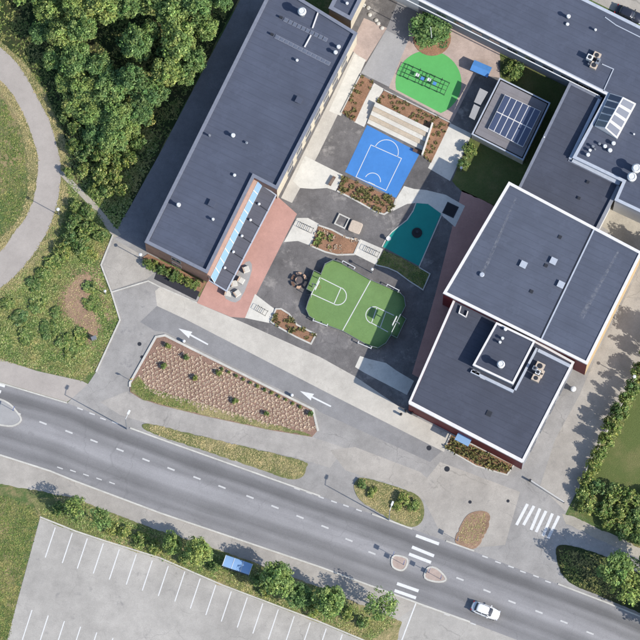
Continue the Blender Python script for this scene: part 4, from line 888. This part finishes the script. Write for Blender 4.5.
tufts('road_verge_grass', [[(-10, 350), (37, 362), (82, 374), (84, 381), (37, 370), (-10, 358)], [(94, 345), (108, 330), (118, 322), (96, 370), (84, 378), (76, 372)]], 36, 0.18, 'leaf_dry', 'dry grass edge above the pink footway', clump=6)
tufts('bed_grass_blades', [[(131, 385), (139, 378), (150, 389), (190, 401), (200, 413), (160, 404), (141, 398)]], 60, 0.18, 'leaf_grass', 'green grass corner of the large planted bed', z=.115)
tufts('bed_grass_blades', [[(190, 402), (250, 419), (300, 432), (270, 429), (200, 414)]], 36, 0.14, 'leaf_dry', 'dry grass along the lower edge of the large bed', z=.115)
tufts('island_grass', [[(558, 549), (590, 552), (614, 561), (640, 575), (640, 608), (600, 595), (572, 583), (561, 569)]], 28, 0.18, 'leaf_grass', 'shaded grass on the lower right island', z=.08, clump=5)
tufts('court_grass', [[(376, 265), (384, 251), (402, 259), (419, 268), (429, 274), (423, 288), (409, 280), (397, 271)]], 44, 0.18, 'leaf_grass', 'grass tufts in the shaded bed below teal court', z=.1)
tufts('lawn_edge_grass', [[(640, 388), (624, 424), (603, 462), (588, 492), (578, 506), (572, 504), (580, 486), (596, 458), (614, 424), (634, 384)]], 44, 0.22, 'leaf_weed', 'tall weeds along the edge of the side drive', clump=5)

# small bed plants, one object each
def tuft_mesh(name, n, size, h, mat, seed):
    global rng
    rng = np.random.default_rng(seed); V = []
    for k in range(n):
        a = rng.uniform(0, 6.28); d = np.array([math.cos(a), math.sin(a)]); pr = np.array([-d[1], d[0]]); b = d*size*rng.uniform(0, .35); s = size*rng.uniform(.5, 1.1)
        m = b+d*s*.5; t = b+d*s
        V += [(*(b), 0), (*(m-pr*s*.22), h*rng.uniform(.6, 1)), (*t, h*rng.uniform(.2, .9)), (*(m+pr*s*.22), h*rng.uniform(.6, 1))]
    return arrays_mesh(name, np.array(V), 4, mat)
def bed_plants(pts, mat, size, h, name, label, group, z=.1, seed=0):
    ms = [tuft_mesh(name, 18, size, h, mat, seed+k) for k in range(4)]
    for k, (x, y) in enumerate(pts):
        q = P(x, y); o = link(name, ms[k % 4], None, (q.x, q.y, z-.01), random.uniform(0, 6.28)); s = random.uniform(.88, 1.1) if 'tan plant' in label else random.uniform(.7, 1.25); o.scale = (s, s, s); tag(o, label, 'plant', group)
def grid_in(poly, su, sv, ang, jit, m=1.5):
    out = []; ca, sa = math.cos(R(ang)), math.sin(R(ang)); cx = sum(p[0] for p in poly)/len(poly); cy = sum(p[1] for p in poly)/len(poly)
    for i in range(-60, 61):
        for j in range(-30, 31):
            u = (i+(.5 if j % 2 else 0))*su; v_ = j*sv; x = cx+u*ca-v_*sa+random.uniform(-jit, jit); y = cy+u*sa+v_*ca+random.uniform(-jit, jit)
            if inside(poly, x, y) and all(inside(poly, x+a, y+b) for a, b in ((m, 0), (-m, 0), (0, m), (0, -m))): out.append((x, y))
    return out
bed_plants(grid_in(BEDS['wall'][0], 5, 4.4, 27, .6), 'leaf_bed', .48, .5, 'bed_shrub', 'low yellow green shrub in the pointed bed below dark red wall', 'shrubs in the pointed bed', .1, 100)
bed_plants(sample(BEDS['blue'][0], 55), 'leaf_bed', .38, .35, 'bed_plant', 'small plant in the curved mulch bed below blue court', 'plants in the bed below blue court', .1, 110)
bed_plants(sample(BEDS['terrace'][0], 26), 'leaf_bed', .34, .35, 'bed_plant', 'small plant in the narrow curved bed left of green pitch', 'plants in the bed left of the pitch', .1, 120)
bed_plants(sample([(319, 229), (333, 233), (330, 250), (315, 245)], 12), 'leaf_grass', .4, .4, 'bed_plant', 'green plant at the left end of the middle mulch bed', 'green plants in the middle bed', .1, 130)
bed_plants(sample(BEDS['middle'][0], 26), 'leaf_tan', .22, .2, 'bed_plant', 'tiny dry plant in the middle mulch bed', 'dry plants in the middle bed', .1, 140)
bed_plants(sample(BEDS['upper'][0], 60), 'leaf_bed', .28, .25, 'bed_plant', 'small plant in the L shaped mulch bed above timber steps', 'plants in the L shaped bed', .1, 150)
bed_plants(sample(BEDS['left'][0], 22), 'leaf_bed', .3, .3, 'bed_plant', 'small plant in the narrow bed beside the white ramp', 'plants in the narrow bed', .1, 160)
LB = [(159, 342), (166, 340), (311, 412), (315, 429), (309, 433), (270, 426), (205, 410), (160, 397), (146, 390), (139, 376)]
gp = grid_in(LB, 5.0, 3.7, 27, .2, .5); random.shuffle(gp)
gp.sort(key=lambda p: -p[1])
bed_plants(gp[:300], 'leaf_tan', .30, .13, 'groundcover_plant', 'small tan plant in the regular rows of the large bed', 'rows of small plants in the large bed', .1, 170)
if gp[300:]:
    base = tuft_mesh('t', 18, .30, .13, 'leaf_tan', 99); co = np.empty(len(base.vertices)*3, np.float32); base.vertices.foreach_get('co', co); co = co.reshape(-1, 3); V = []
    for x, y in gp[300:]:
        q = P(x, y); a = random.uniform(0, 6.28); ca, sa = math.cos(a), math.sin(a); V.append(np.c_[co[:, 0]*ca-co[:, 1]*sa+q.x, co[:, 0]*sa+co[:, 1]*ca+q.y, co[:, 2]+.09])
    tag(link('groundcover_rows', arrays_mesh('groundcover_rows', np.concatenate(V), 4, 'leaf_tan')), 'further rows of small tan plants in the upper part of the large bed', 'plants', kind='stuff')
for (x, y, lab) in ranked([(186, 357), (195, 378), (219, 373), (164, 366), (235, 401), (267, 414), (168, 346), (311, 414)], 1, 'young green sapling', 'among the tan rows of large bed'):
    plant('shrub', x, y, 3.4, 1.1, lab, 'sapling', 'saplings in the large bed', name='sapling')
for k in range(12):
    t = k/11; plant('shrub', 222+(300-222)*t, 369+(407-369)*t+random.uniform(-.5, .5), 1.8, .6, 'tiny dark shrub along the upper kerb of the large bed', 'shrub', 'tiny shrubs along the bed kerb')

# ------------------------------------------------------------------ street furniture
def lamp(px, py, h, label, head='street', ang=0.0, name='street_lamp', group=None):
    e = empty(name, P(px, py), ang, label, 'lamp', group)
    a = MB(); a.tube((0, 0, -.1), (0, 0, .9), .11 if h > 6 else .07, n=10); a.tube((0, 0, .9), (0, 0, h), .085 if h > 6 else .05, .05, 10)
    b = MB()
    if head == 'street':
        a.tube((0, 0, h-.05), (.9, 0, h+.12), .045, .04, 8)
        b.loft([[(x, y*w_, h+z) for x, y, z in ((.8, -1, .06), (.8, 1, .06), (.8, 1, .2), (.8, -1, .2))] for w_ in (.1,)]+[[(x+.8, y, h+z) for x, y, z in ((.15, -.17, .04), (.15, .17, .04), (.15, .15, .24), (.15, -.15, .24))], [(x+.8, y, h+z) for x, y, z in ((.7, -.15, .06), (.7, .15, .06), (.7, .12, .2), (.7, -.12, .2))]])
    elif head == 'ball': b.lathe((0, 0, h-.1), [(.05, 0), (.16, .08), (.22, .2), (.2, .32), (.08, .4)], 14)
    else: b.lathe((0, 0, h-.1), [(.06, 0), (.22, .08), (.27, .14), (.22, .2), (.06, .24)], 14)
    a.build('pole', 'metal_galv', e, False); b.build('lamp_head', 'metal_white', e, False); return e
lamp(127, 429, 8.4, 'tall grey street lamp at the left tip of dry grass strip', ang=R(65))
lamp(389, 520, 8.6, 'tall grey street lamp at the lower edge of oval grass island', ang=R(70))
lamp(59, 215, 4.2, 'short lamp post beside the curving path', 'cap', name='path_lamp')
lamp(141, 259, 3.4, 'lamp post at the corner of the brown brick wall', 'cap', name='yard_lamp')
lamp(105.5, 294, 2.2, 'white topped low lamp left of the drive kerb', 'ball', name='yard_lamp')
lamp(372, 273, 2.8, 'white lamp post above the middle of the green pitch', 'ball', name='yard_lamp')
lamp(461, 171, 2.2, 'white ball lamp beside the wide white ramp', 'ball', name='yard_lamp')
lamp(633, 382, 4.6, 'lamp post at the right edge of the side drive', 'cap', name='path_lamp')
def bollard(px, py, h, r, label, mat='metal_white', group=None, cap=True):
    e = empty('bollard', P(px, py), 0, label, 'bollard', group); a = MB(); a.lathe((0, 0, -.05), [(r, 0), (r*.92, h*.8), (r*.9, h*.82)], 12); a.build('post', 'metal_grey' if cap else mat, e, False)
    b = MB(); b.lathe((0, 0, 0), [(r*1.05, h*.74), (r*1.1, h*.9), (r*.8, h), (r*.2, h*1.04)], 12); b.build('cap', mat, e, False)
bollard(184, 342, .9, .22, 'white bollard near the left end of the large bed'); bollard(292, 396, .9, .22, 'white bollard near the right end of the large bed')
for k, (x, y) in enumerate(((401, 415), (406, 412), (412, 414))): bollard(x, y, 1.0, .18, ('left', 'middle', 'right')[k]+' dark bollard of three at the red wall corner', 'black', 'bollards at the wall corner')
e = empty('ground_vent', P(573, 390), 0, 'white domed ventilation stack standing beside the south wing', 'vent'); a = MB(); a.lathe((0, 0, -.05), [(.34, 0), (.34, 1.0)], 14); a.build('stack', 'metal_galv', e, False); a = MB(); a.lathe((0, 0, 0), [(.42, .9), (.45, 1.05), (.3, 1.2), (.05, 1.28)], 14); a.build('cap', 'metal_white', e, False)
e = empty('utility_cabinet', P(94, 339), R(20), 'white utility cabinet in the rough grass left of drive', 'cabinet'); a = MB(); a.box((0, 0, .5), (.7, .4, 1.1)); a.build('body', 'metal_white', e, False); a = MB(); a.box((0, 0, 1.08), (.8, .5, .06)); a.build('lid', 'metal_grey', e, False); a = MB(); a.box((0, -.21, .5), (.6, .03, .9)); a.build('door', 'metal_grey', e, False)
def sign(px, py, rz, label, h=2.6, sz=.64, mat='sign_blue', tri=True):
    e = empty('road_sign', P(px, py), rz, label, 'sign'); z0 = .14 if mat == 'sign_blue' else 0
    a = MB(); a.tube((0, 0, -.05), (0, 0, h), .035, n=8); a.build('post', 'metal_grey', e, False)
    b = MB(); b.box((0, -.05, h-sz/2), (sz, .03, sz)); p_ = b.build('panel', mat, e, False)
    if tri:
        c = MB(); y = -.072; c.face([(-sz*.36, y, h-sz*.82), (sz*.36, y, h-sz*.82), (0, y, h-sz*.18)]); c.build('symbol', 'metal_white', p_, False)
    return e
sign(393, 556, R(70), 'blue crossing sign at the left end of left refuge island'); sign(404, 565, R(250), 'blue crossing sign at the right end of left refuge island')
sign(429, 572.5, R(70), 'blue crossing sign at the left end of right refuge island'); sign(441, 579.5, R(250), 'blue crossing sign at the right end of right refuge island')
sign(458, 541, R(250), 'blue crossing sign at the tip of the small brown island'); sign(14, 411, R(70), 'blue sign on the rounded traffic island at left edge')
sign(131.5, 381, R(10), 'small yellow sign at the lower left kerb of large bed', 2.1, .45, 'sign_yellow', False)
# bus shelter
e = empty('bus_shelter', P(238, 572), R(-19), 'glass bus shelter with light blue roof among the verge trees', 'bus shelter')
q = P(237.5, 564.8, 2.5); e.location = (q.x, q.y, 0)
rings = []
for k in range(9):
    t = -1+k/4; y = t*.85; z = 2.42+.18*(1-t*t); rings.append((y, z))
mb = MB()
for (y0, z0), (y1, z1) in zip(rings[:-1], rings[1:]): mb.face([(-2.1, y0, z0), (2.1, y0, z0), (2.1, y1, z1), (-2.1, y1, z1)]); mb.face([(-2.1, y0, z0-.05), (-2.1, y1, z1-.05), (2.1, y1, z1-.05), (2.1, y0, z0-.05)])
ro = mb.build('roof', 'glass_blue', e, False)
for x in (-2.1, -.7, .7, 2.1):
    mb = MB()
    for (y0, z0), (y1, z1) in zip(rings[:-1], rings[1:]): mb.tube((x, y0, z0+.01), (x, y1, z1+.01), .035, n=6)
    mb.build('rib', 'metal_white', ro, False)
for x in (-1.95, 1.95):
    for y in (-.75, .75): mb = MB(); mb.tube((x, y, -.05), (x, y, 2.46), .04, n=8); mb.build('post', 'metal_grey', e, False)
mb = MB(); mb.box((0, -.75, 1.25), (3.8, .02, 2.0)); mb.build('back_pane', 'glass_pane', e, False)
for x in (-1.95, 1.95): mb = MB(); mb.box((x, 0, 1.25), (.02, 1.4, 2.0)); mb.build('side_pane', 'glass_pane', e, False)
mb = MB(); mb.box((0, -.5, .45), (2.6, .35, .06)); mb.box((-1, -.5, .2), (.06, .3, .46)); mb.box((1, -.5, .2), (.06, .3, .46)); mb.build('bench', 'timber', e, False)
# cars
def superring(L, Wd, z, n=28, ex=3.2, x0=0.0, taper=0.0):
    out = []
    for k in range(n):
        t = 2*math.pi*k/n; c, s_ = math.cos(t), math.sin(t); x = math.copysign(abs(c)**(2/ex), c)*L/2; y = math.copysign(abs(s_)**(2/ex), s_)*Wd/2
        y *= 1-taper*max(0, x/(L/2))**2; out.append((x+x0, y, z))
    return out
def car(px, py, rz, paint, label):
    q = P(px, py, .8); e = empty('car', (q.x, q.y, 0), rz, label, 'car')
    b = MB(); b.loft([superring(4.1, 1.62, .22, ex=4), superring(4.38, 1.78, .38, ex=4, taper=.06), superring(4.42, 1.80, .62, ex=4, taper=.08), superring(4.30, 1.74, .82, ex=4, taper=.1), superring(4.05, 1.60, .93, ex=4, taper=.1)])
    bo = b.build('body', paint, e, False)
    for p_ in bo.data.polygons: p_.use_smooth = True
    g_ = MB(); g_.loft([superring(2.75, 1.56, .92, ex=5, x0=-.30), superring(2.2, 1.40, 1.22, ex=5, x0=-.36), superring(1.7, 1.24, 1.40, ex=5, x0=-.42)]); gh = g_.build('glasshouse', 'glass_car', e, False)
    for p_ in gh.data.polygons: p_.use_smooth = True
    r_ = MB(); r_.loft([superring(1.86, 1.28, 1.39, ex=5, x0=-.42), superring(1.78, 1.24, 1.45, ex=5, x0=-.42), superring(1.3, .9, 1.475, ex=4, x0=-.42)]); rf = r_.build('roof', paint, e, False)
    for p_ in rf.data.polygons: p_.use_smooth = True
    for s_ in (-1, 1):
        for x0, x1, y0, y1 in ((.42, 1.0, .60, .72), (-1.28, -1.62, .60, .70), (-.42, -.42, .64, .78)):
            m = MB(); m.tube((x0, s_*y0, 1.42), (x1, s_*y1, .92), .045, n=6); m.build('pillar', paint, e, False)
        for x in (1.35, -1.3):
            m = MB(); m.tube((x, s_*.70, .32), (x, s_*.88, .32), .32, n=18); wh = m.build('wheel', 'rubber', e, False); m = MB(); m.tube((x, s_*.875, .32), (x, s_*.895, .32), .2, n=14); m.build('rim', 'metal_galv', wh, False)
        m = MB(); m.box((.62, s_*.93, .98), (.16, .2, .13)); m.build('mirror', paint, e, False)
        m = MB(); m.box((2.02, s_*.58, .70), (.22, .34, .13)); m.build('headlight', 'light_lens', e, False)
        m = MB(); m.box((-2.08, s_*.64, .76), (.16, .26, .16)); m.build('tail_light', 'tail_lens', e, False)
    return e
car(485.5, 610.5, R(-22), 'car_white', 'white hatchback driving on the main road at bottom right')
car(629, 14, R(-25), 'car_dark', 'dark car parked beyond the roof at top right corner')
# boom barrier
e = empty('boom_barrier', P(530, 481), 0, 'thin boom barrier across the end of the side drive', 'barrier'); a0 = P(530, 481); b0 = P(564, 503)
a = MB(); a.box((0, 0, .5), (.3, .3, 1.05), R(-30)); a.build('cabinet', 'metal_dark', e, False)
v_ = b0-a0; a = MB(); a.tube((0, 0, .9), (v_.x, v_.y, .9), .05, n=8); a.build('boom', 'metal_white', e, False); a = MB(); a.tube((v_.x, v_.y, -.05), (v_.x, v_.y, .9), .06, n=8); a.build('rest_post', 'metal_dark', e, False)

# ------------------------------------------------------------------ school yard furniture
for k, (x, y, rz, w) in enumerate(((246, 270, 20, ' nearest the canopy middle'), (241, 281, -30, ' second from the top'), (234, 284, 10, ' closest to the canopy edge'), (228, 294, -15, ' lowest on the left'), (237, 294, 35, ' lowest on the right'))):
    e = empty('seat_block', P(x, y), R(rz), 'pale concrete seat block on the salmon terrace,'+w, 'seat', 'seat blocks on the salmon terrace')
    a = MB(); a.loft([[(-.48, -.42, -.03), (.48, -.42, -.03), (.48, .42, -.03), (-.48, .42, -.03)], [(-.5, -.44, .5), (.5, -.44, .5), (.5, .44, .5), (-.5, .44, .5)], [(-.46, -.4, .55), (.46, -.4, .55), (.46, .4, .55), (-.46, .4, .55)]]); a.build('block', 'seat_block', e, False)
    a = MB(); a.box((.05, 0, .58), (.6, .8, .05)); a.build('seat_slab', 'seat_block', e, False); a = MB(); a.box((-.42, 0, .8), (.08, .8, .5)); a.build('backrest', 'timber', e, False)
sheet('terrace_paving', [(226, 292), (246, 262), (252, 270), (240, 300), (228, 300)], 9, 'concrete_grey', 'pale paved patch under the seat blocks', 'paving', smooth=3)
e = empty('round_picnic_table', P(299, 281), 0, 'round timber picnic table with ring of seats left of pitch', 'table')
a = MB(); a.lathe((0, 0, 0), [(.52, .70), (.56, .72), (.56, .77), (.2, .78)], 20); a.build('table_top', 'timber', e, False); a = MB(); a.lathe((0, 0, 0), [(.3, -.02), (.25, .05), (.1, .1), (.1, .72)], 12); a.build('pedestal', 'timber_dark', e, False)
for k in range(6):
    a0_ = k*60+10; o1 = arcpts((0, 0), 1.25, a0_, a0_+42, 6); i1 = arcpts((0, 0), .85, a0_, a0_+42, 6); m = MB(); m.prism(o1+i1[::-1], .40, .46, True); s_ = m.build('seat', 'timber_dark' if k in (2, 3) else 'timber', e, False)
    m = MB(); t = R(a0_+21); m.tube((math.cos(t)*1.05, math.sin(t)*1.05, -.02), (math.cos(t)*1.05, math.sin(t)*1.05, .41), .06, n=8); m.build('seat_leg', 'metal_dark', e, False)
q = P(342, 221.5); e = empty('sand_box', q, R(-26), 'square sandbox frame of white kerbs with dark filling', 'sandbox'); ln = 1.85
for k, (cx, cy, sx, sy) in enumerate(((0, ln/2-.1, ln, .2), (0, -ln/2+.1, ln, .2), (ln/2-.1, 0, .2, ln-.404), (-ln/2+.1, 0, .2, ln-.404))): m = MB(); m.box((cx, cy, .14), (sx, sy, .36)); m.build('frame_beam', 'kerb_stone', e, False)
m = MB(); m.box((0, 0, .06), (ln-.42, ln-.42, .16)); m.build('filling', 'asphalt_yard', e, False)
q = P(355.5, 227, .6); e = empty('seating_plinth', (q.x, q.y, 0), R(-22), 'pale square seating plinth beside the sandbox', 'seat'); m = MB(); m.loft([[(x*.86, y*.8, z) for x, y in ((-1, -1), (1, -1), (1, 1), (-1, 1))] for z in (-.03, .5)]); m.build('base', 'concrete', e, False)
m = MB(); m.loft([superring(1.85, 1.75, .46, ex=7), superring(1.9, 1.8, .52, ex=7), superring(1.88, 1.78, .64, ex=7), superring(1.7, 1.6, .67, ex=7)]); m.build('top', 'beige_unit', e, False)
def bench(px, py, rz, label, L=1.6):
    e = empty('bench', P(px, py), rz, label, 'bench')
    for k in range(3): m = MB(); m.box((0, -.16+.16*k, .45), (L, .13, .04)); m.build('slat', 'timber_dark', e, False)
    for x in (-L*.4, L*.4): m = MB(); m.box((x, 0, .2), (.06, .42, .46)); m.build('leg', 'metal_dark', e, False)
bench(332, 181.5, R(60), 'short dark bench on the white slab left of mulch bed')
bench(417, 152, R(-25), 'short dark bench at the upper right corner of blue court', 1.3)
def bike_rack(px, py, rz, n, label):
    e = empty('bike_rack', P(px, py), rz, label, 'bike rack')
    for k in range(n):
        x = (k-(n-1)/2)*.55; m = MB(); m.tube((x, -.4, -.03), (x, -.4, .75), .028, n=6); m.tube((x, -.4, .75), (x, .4, .75), .028, n=6); m.tube((x, .4, -.03), (x, .4, .75), .028, n=6); m.build('hoop', 'metal_dark', e, False)
    m = MB(); m.tube((-(n-1)*.275, -.4, .04), ((n-1)*.275, -.4, .04), .03, n=6); m.tube((-(n-1)*.275, .4, .04), ((n-1)*.275, .4, .04), .03, n=6); m.build('base_rail', 'metal_dark', e, False)
bike_rack(372, 252, R(-25), 5, 'dark bike rack on the white slab by the teal court'); bike_rack(306, 228, R(-25), 5, 'dark bike rack on the slab left of the middle bed'); bike_rack(262, 311, R(-30), 4, 'dark bike rack on the slab beside the salmon terrace')
# ball pitch boards, gates and goals
fe = empty('pitch_fence', P(356, 305), 0, 'low board fence around the green ball pitch', 'fence')
n = len(GR)
for k in range(n):
    a_, b_ = GR[k], GR[(k+1) % n]; longside = k in (3, 4, 14, 15)
    h_ = .35 if longside else 1.0
    ribbon(PP([a_, b_]), .05, 0, h_).build('board_panel', 'board_green', fe); ribbon(PP([a_, b_]), .07, h_-.005, h_+.04).build('top_rail', 'metal_grey', fe)
    p_ = P(*a_); m = MB(); m.tube((p_.x, p_.y, -.03), (p_.x, p_.y, h_+.06), .05, n=8); m.build('post', 'metal_grey', fe)
for a_, b_, s_ in (((343, 262), (355, 268.5), -1), ((313, 321.5), (327, 327), 1), ((358, 344), (371, 349.5), 1), ((387.5, 285.5), (399, 291.5), -1)):
    ax, ay = P(*a_), P(*b_); d_ = (ay-ax).normalized(); nn_ = Vector((-d_.y, d_.x, 0))*(.35*(1 if s_ < 0 else -1))
    m = ribbon([ax-nn_, ax, ay, ay-nn_], .10, .85, .97); g0 = m.build('gate_rail', 'metal_white', fe)
    for p_ in (ax, ay): m = MB(); m.tube((p_.x, p_.y, -.03), (p_.x, p_.y, .9), .04, n=8); m.build('gate_post', 'metal_white', fe)
def goal(px, py, rz, label):
    e = empty('ball_goal', P(px, py), rz, label, 'goal')
    for y in (-1.5, 1.5): m = MB(); m.tube((0, y, -.03), (0, y, 2.0), .05, n=8); m.build('goal_post', 'metal_white', e, False); m = MB(); m.tube((-.9, y, -.03), (0, y, 2.0), .03, n=6); m.build('back_stay', 'metal_grey', e, False)
    m = MB(); m.tube((0, -1.5, 2.0), (0, 1.5, 2.0), .05, n=8); m.build('crossbar', 'metal_white', e, False)
    m = MB(); m.tube((-.5, 0, -.03), (-.5, 0, 3.0), .08, n=8); m.tube((-.5, 0, 2.95), (.25, 0, 2.95), .06, n=8); m.build('hoop_post', 'metal_grey', e, False)
    m = MB(); m.box((.28, 0, 2.95), (.12, 1.5, .9)); bb = m.build('backboard', 'metal_white', e, False)
    m = MB(); o1 = arcpts((.65, 0), .24, 0, 360, 14)[:-1]; mm = ribbon([(x, y, 0) for x, y in o1], .03, 2.68, 2.71, True); mm.build('hoop', 'tail_lens', bb, False)
goal(315.5, 288.5, R(-26), 'left goal with basketball backboard on the green pitch'); goal(396, 325.5, R(154), 'right goal with basketball backboard on the green pitch')
# play equipment
e = empty('climbing_frame', P(425, 80), R(-24), 'long low climbing frame on the green play circle', 'play equipment')
for k in range(7):
    x = -3.6+k*1.2
    for y in (-1.0, 1.0): m = MB(); m.tube((x, y, -.03), (x, y, .7+.5*(k % 3)), .045, n=6); m.build('post', 'metal_dark', e, False)
    m = MB(); m.tube((x, -1.0, .65+.5*(k % 3)), (x, 1.0, .65+.5*(k % 3)), .035, n=6); m.build('rung', 'metal_dark', e, False)
for y in (-1.0, -.35, .35, 1.0):
    m = MB(); m.tube((-3.6, y, .65), (3.6, y, .65), .035, n=6); m.build('rail', 'metal_dark', e, False)
for k, (x, y) in enumerate(((-1.3, .1), (-.4, -.1), (.6, .15), (1.6, -.05))): m = MB(); m.box((x, y, .72), (.55, .5, .05)); m.build('platform', 'blue_metal' if k % 2 else 'metal_white', e, False)
q = P(481, 68.5, 1.6); e = empty('play_hut', (q.x, q.y, 0), R(-24), 'small play hut with bright blue roof near the pavilion', 'play hut')
for x in (-1.2, 1.2):
    for y in (-.6, .6): m = MB(); m.box((x, y, .75), (.1, .1, 1.56)); m.build('post', 'timber', e, False)
m = MB(); m.face([(-1.45, -.85, 1.5), (1.45, -.85, 1.5), (1.45, 0, 1.8), (-1.45, 0, 1.8)]); m.face([(-1.45, 0, 1.8), (1.45, 0, 1.8), (1.45, .85, 1.5), (-1.45, .85, 1.5)]); m.face([(-1.45, -.85, 1.46), (-1.45, .85, 1.46), (1.45, .85, 1.46), (1.45, -.85, 1.46)]); m.build('roof', 'blue_metal', e, False)
m = MB(); m.box((0, .6, .4), (2.3, .05, .7)); m.build('back_board', 'timber', e, False); m = MB(); m.box((0, 0, .3), (2.2, 1.0, .06)); m.build('floor', 'timber_dark', e, False)
q = P(450.5, 210); e = empty('play_mat', q, R(-26), 'square dark trampoline mat on the curved walk by teal court', 'trampoline'); m = MB(); m.box((0, 0, .03), (1.9, 1.9, .08)); m.build('frame', 'metal_dark', e, False); m = MB(); m.box((0, 0, .075), (1.6, 1.6, .02)); m.build('mat', 'black', e, False)
q = P(417, 233); e = empty('round_carousel', q, 0, 'round dark carousel in the middle of the teal court', 'play equipment'); m = MB(); m.lathe((0, 0, 0), [(.7, .04), (.78, .10), (.78, .2), (.7, .24), (.12, .25)], 22); m.build('disc', 'black', e, False); m = MB(); m.lathe((0, 0, 0), [(.09, .2), (.07, .9), (.2, .95), (.2, 1.0)], 12); m.build('pole', 'metal_dark', e, False)
q = P(388, 240); e = empty('drinking_post', q, R(30), 'white post with basin at the left corner of teal court', 'fountain'); m = MB(); m.box((0, 0, .4), (.3, .3, .86)); m.build('post', 'metal_white', e, False); m = MB(); m.lathe((.1, 0, 0), [(.2, .74), (.34, .86), (.36, .92), (.3, .88), (.1, .8)], 14); m.build('basin', 'metal_white', e, False)
q = P(432, 41.5); e = empty('flagpole', q, 0, 'white flagpole rising from the large round shrub', 'flagpole'); m = MB(); m.tube((0, 0, -.05), (-.35, 0, 9.0), .09, .04, 10); m.build('pole', 'metal_white', e, False); m = MB(); m.lathe((-.35, 0, 9.0), [(.03, 0), (.08, .06), (.05, .14)], 10); m.build('finial', 'metal_white', e, False)
for k in range(6):
    x, y = 364+k*3.6+random.uniform(-1.5, 1.5), 4+k*5+random.uniform(-2, 2)
    q = P(x, y); m = MB(); m.lathe((q.x, q.y, -.03), [(.3, 0), (.34, .12), (.24, .26), (.08, .32)], 9); o = m.build('boulder', 'kerb_stone'); tag(o, 'pale boulder by the small brick patch, '+ORD[k]+' from the top', 'boulder', 'boulders beside the link building')
# weathering streaks on the hall roof
def stainmat():
    m, nt, bs = newmat('roof_streak'); bs.inputs['Base Color'].default_value = sc(170, 172, 178); bs.inputs['Roughness'].default_value = .9
    al = ramp(nt, noise(nt, 2.2, 5, .7), [(.42, (0, 0, 0)), (.75, (.6, .6, .6))]); nt.links.new(al, bs.inputs['Alpha'])
stainmat()
for a_, b_, w0, w1 in (((516, 198), (483, 273), .25, .55), ((619, 250), (581, 318), .25, .8)):
    p0, p1 = P(*a_, HD-.135), P(*b_, HD-.135); d_ = (p1-p0).normalized(); nn_ = Vector((-d_.y, d_.x, 0)); m = MB(); m.face([p0-nn_*w0/2, p0+nn_*w0/2, p1+nn_*w1/2, p1-nn_*w1/2]); m.build('weather_streak', 'roof_streak', G)
